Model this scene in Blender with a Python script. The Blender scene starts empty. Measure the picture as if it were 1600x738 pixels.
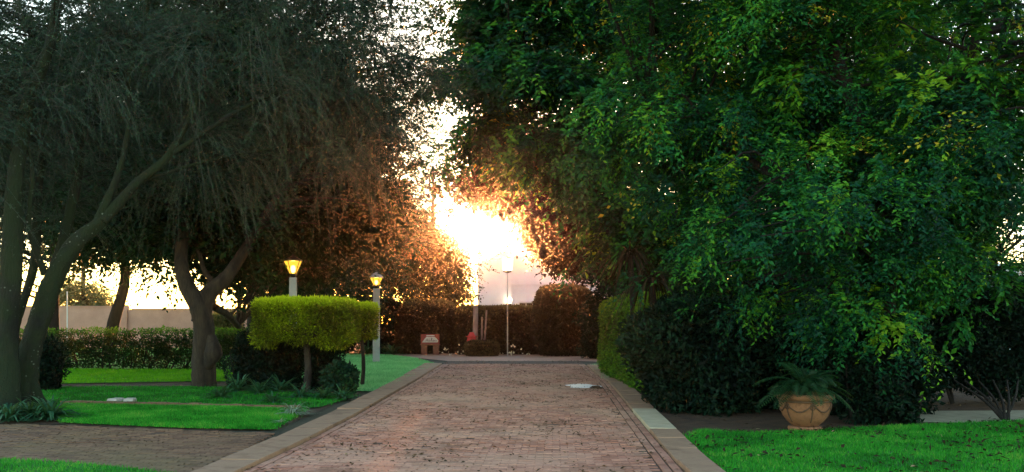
import bpy, math, random
import numpy as np
from mathutils import Vector

# ------------------------------------------------------------------ camera, world, sun, exposure
scene = bpy.context.scene
COL = scene.collection
EYE, FOC, HORIZ = 1.6, 1500.0, 499.0        # eye height (m), focal length and horizon row of the 1600 px photograph

cam_d = bpy.data.cameras.new('camera')
cam = bpy.data.objects.new('camera', cam_d)
COL.objects.link(cam)
cam.location = (0, 0, EYE)
cam.rotation_euler = (math.pi / 2, 0, 0)
cam_d.sensor_width = 36.0
cam_d.lens = 36.0 * FOC / 1600.0
cam_d.shift_y = (HORIZ - 369.0) / 1600.0
cam_d.clip_start, cam_d.clip_end = 0.1, 3000
scene.camera = cam

SUN_EL = math.atan(129 / FOC)
SUN_AZ = math.atan(-20 / FOC)               # from +Y, clockwise seen from above
S = Vector((math.sin(SUN_AZ) * math.cos(SUN_EL), math.cos(SUN_AZ) * math.cos(SUN_EL), math.sin(SUN_EL)))

world = bpy.data.worlds.new("World")
scene.world = world
world.use_nodes = True
wn, wl = world.node_tree.nodes, world.node_tree.links
wn.clear()
w_out = wn.new('ShaderNodeOutputWorld')
sky = wn.new('ShaderNodeTexSky')
sky.sky_type = 'NISHITA'
sky.sun_disc = False
sky.sun_elevation = SUN_EL
sky.sun_rotation = SUN_AZ
sky.air_density, sky.dust_density, sky.ozone_density = 1.0, 0.4, 1.0
bg = wn.new('ShaderNodeBackground')
bg.inputs['Strength'].default_value = 0.13
wl.new(sky.outputs[0], bg.inputs[0])
# the sun's own disc and the aureole that thin haze gives it
tc = wn.new('ShaderNodeTexCoord')
dt = wn.new('ShaderNodeVectorMath'); dt.operation = 'DOT_PRODUCT'
nrm = wn.new('ShaderNodeVectorMath'); nrm.operation = 'NORMALIZE'
wl.new(tc.outputs['Generated'], nrm.inputs[0])
wl.new(nrm.outputs[0], dt.inputs[0]); dt.inputs[1].default_value = S
ac = wn.new('ShaderNodeMath'); ac.operation = 'ARCCOSINE'; ac.use_clamp = False
wl.new(dt.outputs['Value'], ac.inputs[0])
prev = bg.outputs[0]
for sigma_deg, colr, k in ((0.75, (1, .9, .55, 1), 22.0), (1.5, (1, .45, .06, 1), 1.0), (5.0, (1, .50, .20, 1), .10)):
    d1 = wn.new('ShaderNodeMath'); d1.operation = 'DIVIDE'; d1.inputs[1].default_value = math.radians(sigma_deg)
    wl.new(ac.outputs[0], d1.inputs[0])
    p2 = wn.new('ShaderNodeMath'); p2.operation = 'POWER'; p2.inputs[1].default_value = 2.0
    wl.new(d1.outputs[0], p2.inputs[0])
    ng = wn.new('ShaderNodeMath'); ng.operation = 'MULTIPLY'; ng.inputs[1].default_value = -1.0
    wl.new(p2.outputs[0], ng.inputs[0])
    ex = wn.new('ShaderNodeMath'); ex.operation = 'EXPONENT'
    wl.new(ng.outputs[0], ex.inputs[0])
    mk = wn.new('ShaderNodeMath'); mk.operation = 'MULTIPLY'; mk.inputs[1].default_value = k
    wl.new(ex.outputs[0], mk.inputs[0])
    b2 = wn.new('ShaderNodeBackground'); b2.inputs[0].default_value = colr
    wl.new(mk.outputs[0], b2.inputs[1])
    ad = wn.new('ShaderNodeAddShader')
    wl.new(prev, ad.inputs[0]); wl.new(b2.outputs[0], ad.inputs[1])
    prev = ad.outputs[0]
wl.new(prev, w_out.inputs[0])
world.cycles.sampling_method = 'MANUAL'
world.cycles.sample_map_resolution = 2048

sun_d = bpy.data.lights.new('sun', 'SUN')
sun_d.energy = 2.0
sun_d.angle = math.radians(0.53)
sun_d.color = (1.0, 0.31, 0.09)
sun = bpy.data.objects.new('sun', sun_d)
sun.rotation_euler = S.to_track_quat('Z', 'Y').to_euler()
COL.objects.link(sun)

scene.view_settings.view_transform = 'Standard'
scene.view_settings.look = 'None'
scene.view_settings.exposure = 3.0
scene.view_settings.gamma = 1.0
scene.render.engine = 'CYCLES'
scene.cycles.use_denoising = True
scene.cycles.max_bounces = 6
scene.cycles.diffuse_bounces = 2
scene.cycles.glossy_bounces = 2
scene.cycles.transmission_bounces = 4
scene.cycles.transparent_max_bounces = 12
scene.cycles.volume_bounces = 0
scene.cycles.sample_clamp_indirect = 4.0
scene.cycles.caustics_reflective = False
scene.cycles.caustics_refractive = False

HAZE_DENSITY = 0.00036

# ------------------------------------------------------------------ helpers
rng = np.random.default_rng(11)
random.seed(5)


def P(px, py, Y):
    """World point that stands at depth Y under photograph pixel (px, py)."""
    return np.array([(px - 800) * Y / FOC, Y, EYE + (HORIZ - py) * Y / FOC])


def G(px, py):
    """World (x, y) of the level ground under photograph pixel (px, py)."""
    Y = EYE * FOC / (py - HORIZ)
    return ((px - 800) * Y / FOC, Y)


def tag(o, label=None, cat=None, group=None, kind=None):
    if label: o['label'] = label
    if cat: o['category'] = cat
    if group: o['group'] = group
    if kind: o['kind'] = kind
    return o


def empty(name, loc=(0, 0, 0), rz=0.0):
    o = bpy.data.objects.new(name, None)
    o.location = loc
    o.rotation_euler = (0, 0, rz)
    o.empty_display_size = 0.2
    COL.objects.link(o)
    return o


def link(name, me, mat=None, parent=None, loc=None, rz=0.0):
    o = bpy.data.objects.new(name, me)
    COL.objects.link(o)
    if mat is not None and len(me.materials) == 0:
        me.materials.append(mat)
    if parent is not None:
        o.parent = parent
    if loc is not None:
        o.location = loc
    o.rotation_euler = (0, 0, rz)
    return o


def norm(a):
    n = np.linalg.norm(a, axis=-1, keepdims=True)
    n[n < 1e-9] = 1
    return a / n


def np_mesh(name, V, F, tint=None, smooth=False):
    """V (n,3), F (m,k) of one polygon size, or a list of such arrays."""
    Fs = F if isinstance(F, list) else [F]
    me = bpy.data.meshes.new(name)
    V = np.asarray(V, dtype=np.float32)
    me.vertices.add(len(V))
    me.vertices.foreach_set('co', V.ravel())
    Fs = [np.asarray(f, dtype=np.int32) for f in Fs if len(f)]
    idx = np.concatenate([f.ravel() for f in Fs])
    tot = np.concatenate([np.full(len(f), f.shape[1], dtype=np.int32) for f in Fs])
    start = np.concatenate([[0], np.cumsum(tot)[:-1]]).astype(np.int32)
    me.loops.add(len(idx))
    me.loops.foreach_set('vertex_index', idx)
    me.polygons.add(len(tot))
    me.polygons.foreach_set('loop_start', start)
    me.polygons.foreach_set('loop_total', tot)
    me.polygons.foreach_set('use_smooth', np.full(len(tot), smooth, dtype=bool))
    if tint is not None:
        at = me.attributes.new('tint', 'FLOAT', 'POINT')
        at.data.foreach_set('value', np.asarray(tint, dtype=np.float32))
    me.update(calc_edges=True)
    return me


class MB:
    """Collects shapes, all quads/tris, into one mesh."""
    def __init__(s):
        s.v, s.f = [], []

    def add(s, vs, fs):
        b = len(s.v)
        s.v += [tuple(map(float, q)) for q in vs]
        s.f += [tuple(i + b for i in q) for q in fs]

    def box(s, c, h, rz=0.0, taper=1.0, bev=0.0):
        """centre c, half sizes h; bev chamfers the top edges"""
        cs, sn = math.cos(rz), math.sin(rz)
        vs = []
        levels = [(-1, 1.0, 0), (1, taper, 0)] if bev <= 0 else [(-1, 1.0, 0), (1, taper, -bev), (1, taper, 0)]
        for j, (sz, t, dz) in enumerate(levels):
            inset = bev if (bev > 0 and j == 2) else 0
            for sx, sy in ((-1, -1), (1, -1), (1, 1), (-1, 1)):
                x, y = sx * (h[0] * t - inset), sy * (h[1] * t - inset)
                vs.append((c[0] + x * cs - y * sn, c[1] + x * sn + y * cs, c[2] + sz * h[2] + dz))
        fs = [(3, 2, 1, 0)]
        n = len(levels)
        for l in range(n - 1):
            for k in range(4):
                a, b = l * 4 + k, l * 4 + (k + 1) % 4
                fs.append((a, b, b + 4, a + 4))
        t = (n - 1) * 4
        fs.append((t, t + 1, t + 2, t + 3))
        s.add(vs, fs)
        return s

    def lathe(s, prof, n=24, c=(0, 0, 0), rot=0.0):
        vs, fs = [], []
        for r, z in prof:
            for k in range(n):
                a = rot + 2 * math.pi * k / n
                vs.append((c[0] + r * math.cos(a), c[1] + r * math.sin(a), c[2] + z))
        for i in range(len(prof) - 1):
            for k in range(n):
                a, b = i * n + k, i * n + (k + 1) % n
                fs.append((a, b, b + n, a + n))
        fs.append(tuple(reversed(range(n))))
        fs.append(tuple(range((len(prof) - 1) * n, len(prof) * n)))
        s.add(vs, fs)
        return s

    def tube(s, pts, radii, n=8, wob=0.0):
        V, F = tube_np(pts, radii, n, wob)
        s.add(V.tolist(), F.tolist())
        return s

    def prism(s, poly, z0, z1):
        n = len(poly)
        vs = [(x, y, z0) for x, y in poly] + [(x, y, z1) for x, y in poly]
        fs = [tuple(reversed(range(n))), tuple(range(n, 2 * n))]
        fs += [(k, (k + 1) % n, (k + 1) % n + n, k + n) for k in range(n)]
        s.add(vs, fs)
        return s

    def mesh(s, name, smooth=False):
        me = bpy.data.meshes.new(name)
        me.from_pydata(s.v, [], s.f)
        if smooth:
            me.polygons.foreach_set('use_smooth', [True] * len(me.polygons))
        me.update()
        return me

    def build(s, name, mat, parent=None, smooth=False, loc=None, rz=0.0):
        return link(name, s.mesh(name, smooth), mat, parent, loc, rz)


def catmull(pts, per=5):
    pts = [np.asarray(p, float) for p in pts]
    if len(pts) < 3:
        return np.array([pts[0] + (pts[-1] - pts[0]) * t for t in np.linspace(0, 1, per + 1)])
    ext = [2 * pts[0] - pts[1]] + pts + [2 * pts[-1] - pts[-2]]
    out = []
    for i in range(1, len(ext) - 2):
        p0, p1, p2, p3 = ext[i - 1:i + 3]
        for t in np.arange(per) / per:
            out.append(.5 * (2 * p1 + (p2 - p0) * t + (2 * p0 - 5 * p1 + 4 * p2 - p3) * t * t + (3 * p1 - p0 - 3 * p2 + p3) * t ** 3))
    out.append(pts[-1])
    return np.array(out)


def tube_np(pts, radii, n=8, wob=0.0):
    pts = np.asarray(pts, float)
    m = len(pts)
    r = np.interp(np.linspace(0, 1, m), np.linspace(0, 1, len(radii)), radii)
    T = norm(np.gradient(pts, axis=0))
    ref = np.array([0.0, 1.0, 0.0]) if abs(T[:, 1]).mean() < .75 else np.array([1.0, 0, 0])
    A = norm(np.cross(T, ref)); B = np.cross(T, A)
    ang = np.linspace(0, 2 * np.pi, n, endpoint=False)
    rr = np.repeat(r[:, None], n, 1)
    if wob:
        ph = rng.uniform(0, 6.28, 4)
        tt = np.linspace(0, m * .35, m)[:, None]
        rr = rr * (1 + wob * (np.sin(3 * ang + ph[0] + tt) * .5 + np.sin(2 * ang + ph[1] - tt * .7) * .6 + np.sin(5 * ang + ph[2] + tt * .4) * .25) + wob * .4 * rng.normal(size=(m, n)))
    V = pts[:, None] + rr[..., None] * (A[:, None] * np.cos(ang)[None, :, None] + B[:, None] * np.sin(ang)[None, :, None])
    i, k = np.meshgrid(np.arange(m - 1), np.arange(n), indexing='ij')
    a = i * n + k; b = i * n + (k + 1) % n
    F = np.stack([a, b, b + n, a + n], -1).reshape(-1, 4)
    return V.reshape(-1, 3), F


class NB:
    """numpy mesh collector of quads (for trunks and limbs)"""
    def __init__(s): s.V, s.F, s.n = [], [], 0

    def tube(s, pts, radii, n=8, wob=0.0):
        V, F = tube_np(pts, radii, n, wob)
        s.V.append(V); s.F.append(F + s.n); s.n += len(V)
        return s

    def build(s, name, mat, parent):
        return link(name, np_mesh(name, np.concatenate(s.V), np.concatenate(s.F), smooth=True), mat, parent)


# ------------------------------------------------------------------ materials
def mat_new(name):
    m = bpy.data.materials.new(name)
    m.use_nodes = True
    return m, m.node_tree.nodes, m.node_tree.links, m.node_tree.nodes['Principled BSDF']


def ramp(nodes, stops):
    r = nodes.new('ShaderNodeValToRGB')
    e = r.color_ramp.elements
    while len(e) < len(stops):
        e.new(0.5)
    for el, (p, c) in zip(e, stops):
        el.position = p; el.color = (*c, 1)
    return r


def noise(nodes, links, scale, detail=4, rough=.6, coord=None, dim3=None):
    t = nodes.new('ShaderNodeTexNoise')
    t.inputs['Scale'].default_value = scale
    t.inputs['Detail'].default_value = detail
    t.inputs['Roughness'].default_value = rough
    if coord is not None:
        links.new(coord, t.inputs['Vector'])
    return t


def pos(nodes):
    return nodes.new('ShaderNodeNewGeometry').outputs['Position']


def mixc(nodes, links, fac, a, b, mode='MIX'):
    m = nodes.new('ShaderNodeMix'); m.data_type = 'RGBA'; m.blend_type = mode
    for sock, v in ((m.inputs[0], fac), (m.inputs[6], a), (m.inputs[7], b)):
        if isinstance(v, (int, float)): sock.default_value = v
        elif isinstance(v, tuple): sock.default_value = (*v, 1)
        else: links.new(v, sock)
    return m.outputs[2]


def bump(nodes, links, b, height, strength=.4, dist=.02):
    n = nodes.new('ShaderNodeBump')
    n.inputs['Strength'].default_value = strength
    n.inputs['Distance'].default_value = dist
    links.new(height, n.inputs['Height'])
    links.new(n.outputs[0], b.inputs['Normal'])


def surf(name, c1, c2, scale=3.0, rough=.8, bstr=.3, bscale=None, bdist=.01, c3=None, metal=0.0):
    m, nd, lk, b = mat_new(name)
    p = pos(nd)
    n = noise(nd, lk, scale, 6, .65, p)
    stops = [(.3, c1), (.7, c2)] if c3 is None else [(.28, c1), (.5, c2), (.72, c3)]
    r = ramp(nd, stops)
    lk.new(n.outputs[0], r.inputs[0])
    lk.new(r.outputs[0], b.inputs['Base Color'])
    b.inputs['Roughness'].default_value = rough
    b.inputs['Metallic'].default_value = metal
    n2 = noise(nd, lk, bscale or scale * 8, 5, .6, p)
    bump(nd, lk, b, n2.outputs[0], bstr, bdist)
    return m


def leafmat(name, stops, trans=.35, rough=.5, tcol=(.25, .32, .04), spec=.10):
    m, nd, lk, b = mat_new(name)
    at = nd.new('ShaderNodeAttribute'); at.attribute_name = 'tint'
    fac = at.outputs['Fac']
    if name.startswith('grass'):
        nn = noise(nd, lk, 1.1, 6, .7, pos(nd))
        mm = nd.new('ShaderNodeMath'); mm.operation = 'MULTIPLY_ADD'; mm.inputs[1].default_value = 1.5; mm.inputs[2].default_value = -.75
        lk.new(nn.outputs[0], mm.inputs[0])
        m2 = nd.new('ShaderNodeMath'); m2.operation = 'ADD'
        lk.new(fac, m2.inputs[0]); lk.new(mm.outputs[0], m2.inputs[1]); fac = m2.outputs[0]
    r = ramp(nd, stops)
    lk.new(fac, r.inputs[0])
    lk.new(r.outputs[0], b.inputs['Base Color'])
    b.inputs['Roughness'].default_value = rough
    b.inputs['Specular IOR Level'].default_value = spec
    t = nd.new('ShaderNodeBsdfTranslucent')
    tc_ = mixc(nd, lk, .5, r.outputs[0], tcol)
    lk.new(tc_, t.inputs[0])
    ms = nd.new('ShaderNodeMixShader'); ms.inputs[0].default_value = trans
    lk.new(b.outputs[0], ms.inputs[1]); lk.new(t.outputs[0], ms.inputs[2])
    lk.new(ms.outputs[0], nd['Material Output'].inputs[0])
    return m


def barkmat(name, c1, c2, moss=None, scale=6.0, mossamt=.5, lichen=False):
    m, nd, lk, b = mat_new(name)
    p = pos(nd)
    mp = nd.new('ShaderNodeMapping'); mp.inputs['Scale'].default_value = (1, 1, .25)
    lk.new(p, mp.inputs[0])
    n = noise(nd, lk, scale, 8, .7, mp.outputs[0])
    r = ramp(nd, [(.35, c1), (.65, c2)])
    lk.new(n.outputs[0], r.inputs[0])
    col = r.outputs[0]
    if moss:
        n3 = noise(nd, lk, 1.6, 4, .6, p)
        f = ramp(nd, [(.5 - mossamt * .25, (0, 0, 0)), (.62 - mossamt * .1, (1, 1, 1))])
        lk.new(n3.outputs[0], f.inputs[0])
        col = mixc(nd, lk, f.outputs[0], col, moss)
    if lichen:
        vo = nd.new('ShaderNodeTexVoronoi'); vo.inputs['Scale'].default_value = 13
        lk.new(p, vo.inputs[0])
        f2 = ramp(nd, [(.14, (.8, .8, .8)), (.24, (0, 0, 0))])
        lk.new(vo.outputs['Distance'], f2.inputs[0])
        n4 = noise(nd, lk, 2.2, 3, .6, p)
        f3 = ramp(nd, [(.52, (0, 0, 0)), (.66, (.8, .8, .8))])
        lk.new(n4.outputs[0], f3.inputs[0])
        ff = mixc(nd, lk, 1.0, f2.outputs[0], f3.outputs[0], 'MULTIPLY')
        col = mixc(nd, lk, ff, col, (.30, .34, .30))
    lk.new(col, b.inputs['Base Color'])
    b.inputs['Roughness'].default_value = .9
    n2 = noise(nd, lk, scale * 3, 6, .7, mp.outputs[0])
    bump(nd, lk, b, n2.outputs[0], 1.0, .09)
    return m


def brickmat(name, stops, moss=True, patch=(.34, .27, .16)):
    m, nd, lk, b = mat_new(name)
    g = nd.new('ShaderNodeNewGeometry'); oi = nd.new('ShaderNodeObjectInfo')
    a = nd.new('ShaderNodeMath'); a.operation = 'ADD'
    lk.new(g.outputs['Random Per Island'], a.inputs[0]); lk.new(oi.outputs['Random'], a.inputs[1])
    fr = nd.new('ShaderNodeMath'); fr.operation = 'FRACT'
    lk.new(a.outputs[0], fr.inputs[0])
    r = ramp(nd, stops); lk.new(fr.outputs[0], r.inputs[0])
    p = g.outputs['Position']
    n = noise(nd, lk, 22, 6, .7, p)
    r2 = ramp(nd, [(.3, (.66, .66, .66)), (.7, (1.2, 1.18, 1.15))]); lk.new(n.outputs[0], r2.inputs[0])
    col = mixc(nd, lk, 1.0, r.outputs[0], r2.outputs[0], 'MULTIPLY')
    # wheel tracks and washed sand: large soft patches
    n3 = noise(nd, lk, .35, 5, .6, p)
    f = ramp(nd, [(.46, (0, 0, 0)), (.66, (.75, .75, .75))]); lk.new(n3.outputs[0], f.inputs[0])
    col = mixc(nd, lk, f.outputs[0], col, patch)
    if moss:
        mp = nd.new('ShaderNodeMapping'); mp.inputs['Location'].default_value = (13, 7, 0)
        lk.new(p, mp.inputs[0])
        n4 = noise(nd, lk, .8, 7, .75, mp.outputs[0])
        f4 = ramp(nd, [(.52, (0, 0, 0)), (.70, (.6, .6, .6))]); lk.new(n4.outputs[0], f4.inputs[0])
        col = mixc(nd, lk, f4.outputs[0], col, (.07, .06, .025))
    lk.new(col, b.inputs['Base Color'])
    rr = ramp(nd, [(.3, (.65, .65, .65)), (.7, (.95, .95, .95))]); lk.new(n3.outputs[0], rr.inputs[0])
    lk.new(rr.outputs[0], b.inputs['Roughness'])
    b.inputs['Specular IOR Level'].default_value = .4
    n2 = noise(nd, lk, 60, 5, .7, p)
    bump(nd, lk, b, n2.outputs[0], .6, .006)
    return m


M = {}
M['leaf_broad'] = leafmat('leaf_broad', [(0, (.002, .014, .012)), (.3, (.005, .050, .028)), (.5, (.014, .125, .030)), (.68, (.050, .22, .020)), (.84, (.13, .34, .020)), (.93, (.42, .38, .03)), (1, (.55, .42, .05))], .22, tcol=(.12, .30, .02))
M['leaf_dark'] = leafmat('leaf_dark', [(0, (.001, .004, .003)), (.5, (.003, .014, .009)), (1, (.012, .044, .020))], .05, tcol=(.06,.18,.02))  # near-black leaf colour, carrying part of the shade under the right-hand tree
M['leaf_mid'] = leafmat('leaf_mid', [(0, (.004, .018, .011)), (.5, (.010, .042, .020)), (1, (.04, .11, .025))], .12, tcol=(.12,.20,.03))
M['leaf_fine'] = leafmat('leaf_fine', [(0, (.014, .036, .028)), (.5, (.026, .062, .044)), (1, (.065, .115, .06))], .10, .55, tcol=(.12,.16,.04))
M['leaf_autumn'] = leafmat('leaf_autumn', [(0, (.012, .014, .006)), (.5, (.034, .036, .012)), (1, (.12, .10, .02))], .16, .5, (.40, .20, .05))
M['leaf_dusky'] = leafmat('leaf_dusky', [(0, (.006, .004, .003)), (.5, (.020, .014, .006)), (1, (.07, .05, .012))], .10, .55, (.25, .12, .02), .1)
M['leaf_hedge'] = leafmat('leaf_hedge', [(0, (.003, .012, .004)), (.35, (.010, .040, .008)), (.65, (.035, .12, .012)), (1, (.14, .32, .012))], .14)
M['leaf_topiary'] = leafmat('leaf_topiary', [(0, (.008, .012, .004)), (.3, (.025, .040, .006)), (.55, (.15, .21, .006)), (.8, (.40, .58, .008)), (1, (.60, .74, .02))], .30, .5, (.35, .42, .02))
M['leaf_purple'] = leafmat('leaf_purple', [(0, (.020, .008, .009)), (.5, (.045, .020, .016)), (1, (.15, .11, .05))], .08)
M['leaf_far'] = leafmat('leaf_far', [(0, (.05, .075, .03)), (1, (.12, .16, .06))], .35)
M['strap'] = leafmat('strap', [(0, (.014, .060, .034)), (.6, (.035, .13, .06)), (1, (.09, .20, .12))], .25, .4)
M['strap_pale'] = leafmat('strap_pale', [(0, (.08, .16, .10)), (1, (.42, .50, .38))], .25, .4)
M['yucca'] = leafmat('yucca', [(0, (.004, .005, .003)), (.6, (.014, .013, .006)), (1, (.05, .03, .014))], .06, .5)
M['agave'] = leafmat('agave', [(0, (.06, .14, .03)), (.6, (.14, .28, .04)), (1, (.28, .42, .07))], .25, .45)
M['cycad'] = leafmat('cycad', [(0, (.005, .025, .011)), (1, (.015, .062, .022))], .2, .4)
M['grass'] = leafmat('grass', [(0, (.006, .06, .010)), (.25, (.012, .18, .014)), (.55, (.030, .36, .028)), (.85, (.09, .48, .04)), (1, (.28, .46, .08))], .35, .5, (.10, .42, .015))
M['grass_cool'] = leafmat('grass_cool', [(0, (.10, .36, .12)), (.5, (.24, .64, .24)), (1, (.42, .76, .36))], .35, .5, (.15, .45, .15))
M['grass_yellow'] = leafmat('grass_yellow', [(0, (.05, .24, .004)), (.5, (.10, .40, .006)), (1, (.20, .52, .012))], .4, .5, (.25, .45, .01))
M['litter'] = leafmat('litter', [(0, (.010, .018, .010)), (.5, (.045, .030, .014)), (.85, (.12, .07, .03)), (1, (.42, .33, .18))], .15, .6, (.2, .12, .04))
M['bark_moss'] = barkmat('bark_moss', (.001, .002, .002), (.016, .017, .013), (.010, .024, .003), 9, .8, True)
M['bark'] = barkmat('bark', (.007, .005, .004), (.055, .042, .028), None, 6)
M['bark_dark'] = barkmat('bark_dark', (.003, .003, .002), (.016, .012, .010), None, 7)
M['twig'] = barkmat('twig', (.045, .050, .042), (.12, .12, .105), None, 10)
M['soil'] = surf('soil', (.028, .014, .007), (.11, .058, .028), 4, .95, .8, 18, .04)
M['ground'] = surf('ground', (.020, .022, .010), (.05, .05, .022), 1.2, .95, .6, 12, .03)
M['lawn_base'] = surf('lawn_base', (.010, .10, .008), (.022, .22, .016), 1.8, .95, .7, 60, .02)
M['lawn_base_cool'] = surf('lawn_base_cool', (.12, .38, .13), (.24, .58, .22), 1.8, .95, .7, 60, .02)
M['lawn_base_yellow'] = surf('lawn_base_yellow', (.05, .20, .005), (.09, .32, .008), 1.8, .95, .7, 60, .02)
M['concrete'] = surf('concrete', (.16, .085, .048), (.34, .205, .125), 2.2, .85, .5, 30, .012, c3=(.25, .145, .085))
M['concrete_pale'] = surf('concrete_pale', (.40, .34, .22), (.58, .50, .34), 3, .75, .4, 30, .01)
M['joint_sand'] = surf('joint_sand', (.05, .028, .018), (.12, .07, .045), 5, .95, .5, 40, .008)
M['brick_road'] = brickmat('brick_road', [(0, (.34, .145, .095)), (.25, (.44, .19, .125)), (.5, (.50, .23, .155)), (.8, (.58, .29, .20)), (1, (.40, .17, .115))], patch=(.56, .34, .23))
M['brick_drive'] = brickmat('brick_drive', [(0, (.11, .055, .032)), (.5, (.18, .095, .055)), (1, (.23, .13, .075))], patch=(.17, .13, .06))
M['path_tan'] = surf('path_tan', (.22, .20, .13), (.40, .36, .24), 4, .9, .4, 30, .01)
M['plaster_pink'] = surf('plaster_pink', (.36, .19, .145), (.52, .30, .23), .8, .9, .3, 25, .01)
M['plaster_white'] = surf('plaster_white', (.60, .56, .60), (.78, .74, .78), .5, .85, .2, 20, .006)
M['window_dark'] = surf('window_dark', (.03, .012, .012), (.06, .02, .02), 2, .25, .05)
M['lamp_metal'] = surf('lamp_metal', (.008, .008, .007), (.025, .022, .018), 8, .5, .2, metal=.4)
M['lamp_cap'] = surf('lamp_cap', (.16, .20, .18), (.30, .33, .30), 8, .5, .2)
M['lamp_post'] = surf('lamp_post', (.30, .32, .34), (.44, .46, .48), 3, .6, .3, 40, .004)
M['terracotta'] = surf('terracotta', (.07, .032, .018), (.26, .12, .058), 7, .85, .5, 30, .008, c3=(.16, .075, .038))
M['terracotta_dark'] = surf('terracotta_dark', (.06, .035, .02), (.13, .075, .045), 8, .9, .3)
M['water_painted_sky'], nd, lk, b = mat_new('water_painted_sky')
b.inputs['Base Color'].default_value = (.88, .88, .86, 1); b.inputs['Roughness'].default_value = .5  # near-white base colour stands in for the sky mirrored in the puddle
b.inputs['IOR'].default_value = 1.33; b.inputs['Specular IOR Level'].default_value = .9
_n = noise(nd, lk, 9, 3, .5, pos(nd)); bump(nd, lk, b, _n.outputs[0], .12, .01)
M['red_paint'] = surf('red_paint', (.42, .015, .02), (.58, .03, .035), 5, .45, .2)
M['pale_trunk'] = barkmat('pale_trunk', (.24, .15, .16), (.42, .30, .30), None, 5)
M['sign_red'] = surf('sign_red', (.22, .03, .035), (.32, .05, .05), 6, .6, .2)
M['sign_white'] = surf('sign_white', (.62, .56, .58), (.76, .70, .72), 6, .6, .1)
M['sign_ink'] = surf('sign_ink', (.05, .02, .05), (.08, .03, .08), 6, .6, .1)
M['brick_red'] = surf('brick_red', (.16, .06, .045), (.26, .11, .08), 9, .85, .5)
M['metal_white'] = surf('metal_white', (.60, .58, .55), (.75, .73, .70), 6, .5, .1)
M['stone_pale'] = surf('stone_pale', (.40, .36, .30), (.60, .56, .50), 9, .85, .4)
M['shed_blue'] = surf('shed_blue', (.42, .58, .68), (.52, .68, .78), 2, .6, .1)
M['flower'] = surf('flower', (.62, .55, .42), (.8, .74, .6), 9, .7, .1)


def emis(name, colr, strength, transp=0.0):
    m = bpy.data.materials.new(name); m.use_nodes = True
    nd, lk = m.node_tree.nodes, m.node_tree.links
    nd.remove(nd['Principled BSDF'])
    e = nd.new('ShaderNodeEmission'); e.inputs[0].default_value = (*colr, 1); e.inputs[1].default_value = strength
    out = nd['Material Output']
    if transp:
        t = nd.new('ShaderNodeBsdfTransparent'); t.inputs[0].default_value = (1, .85, .55, 1)
        ms = nd.new('ShaderNodeMixShader'); ms.inputs[0].default_value = transp
        lk.new(e.outputs[0], ms.inputs[1]); lk.new(t.outputs[0], ms.inputs[2]); lk.new(ms.outputs[0], out.inputs[0])
    else:
        lk.new(e.outputs[0], out.inputs[0])
    return m


M['lamp_glass'] = emis('lamp_glass', (1, .55, .05), .22, .45)
M['lamp_bulb'] = emis('lamp_bulb', (1, .72, .30), 6.0)
M['lamp_glass_hot'] = emis('lamp_glass_hot', (1, .80, .45), 2.2, .2)
M['bright_square_bulb'] = emis('bright_square_bulb', (1, .85, .6), 9.0)


# ------------------------------------------------------------------ foliage
def leaf_quads(C, A, N, L, W, tint):
    """centres/bases C, axes A, normals N (n,3), lengths L, widths W (n) -> folded diamond leaves"""
    n = len(C)
    A = norm(A)
    Sd = norm(np.cross(A, N)); N2 = np.cross(Sd, A)
    L = np.broadcast_to(L, n)[:, None]; W = np.broadcast_to(W, n)[:, None]
    base = C
    mid = C + A * L * .45
    tip = C + A * L - N2 * L * .10
    l = mid + Sd * W * .5 + N2 * W * .12
    r = mid - Sd * W * .5 + N2 * W * .12
    V = np.stack([base, r, tip, l], 1).reshape(-1, 3)
    F = np.arange(4 * n).reshape(-1, 4)
    return V, F, np.repeat(tint, 4)


def sample_lobes(lobes, n, shell=.5):
    """lobes: (centre, (rx, ry, rz)[, weight]); returns cluster centres and outward directions"""
    w = np.array([(a[1][0] * a[1][1] * a[1][2]) ** (2 / 3) * (a[2] if len(a) > 2 else 1) for a in lobes])
    which = rng.choice(len(lobes), n, p=w / w.sum())
    c = np.array([np.asarray(a[0], float) for a in lobes])[which]
    r = np.array([a[1] for a in lobes])[which]
    d = norm(rng.normal(size=(n, 3)))
    rad = shell + (1 - shell) * rng.random(n) ** .6
    # lumpy outline
    lump = 1 + .16 * np.sin(d[:, 0] * 7 + which) * np.sin(d[:, 2] * 6 + which * 2) + .08 * rng.normal(size=n)
    p = c + d * r * (rad * lump)[:, None]
    return p, norm(d * r), rad


def bough_clusters(lobes, n, nb_, spread=(.66, .66, .20)):
    '''foliage gathered in layered boughs with dark gaps between them'''
    sub, so, sr = sample_lobes(lobes, nb_, .72)
    k = rng.integers(0, nb_, n)
    off = rng.normal(size=(n, 3)) * np.array(spread) * rng.uniform(.6, 1.25, nb_)[k][:, None]
    off[:, 2] -= .16 * (off[:, 0] ** 2 + off[:, 1] ** 2)
    f, fo, fr = sample_lobes(lobes, n // 4, .1)
    return np.concatenate([sub[k] + off, f]), np.concatenate([norm(so[k] + off * .8), fo]), np.concatenate([sr[k], fr * .6])


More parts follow.
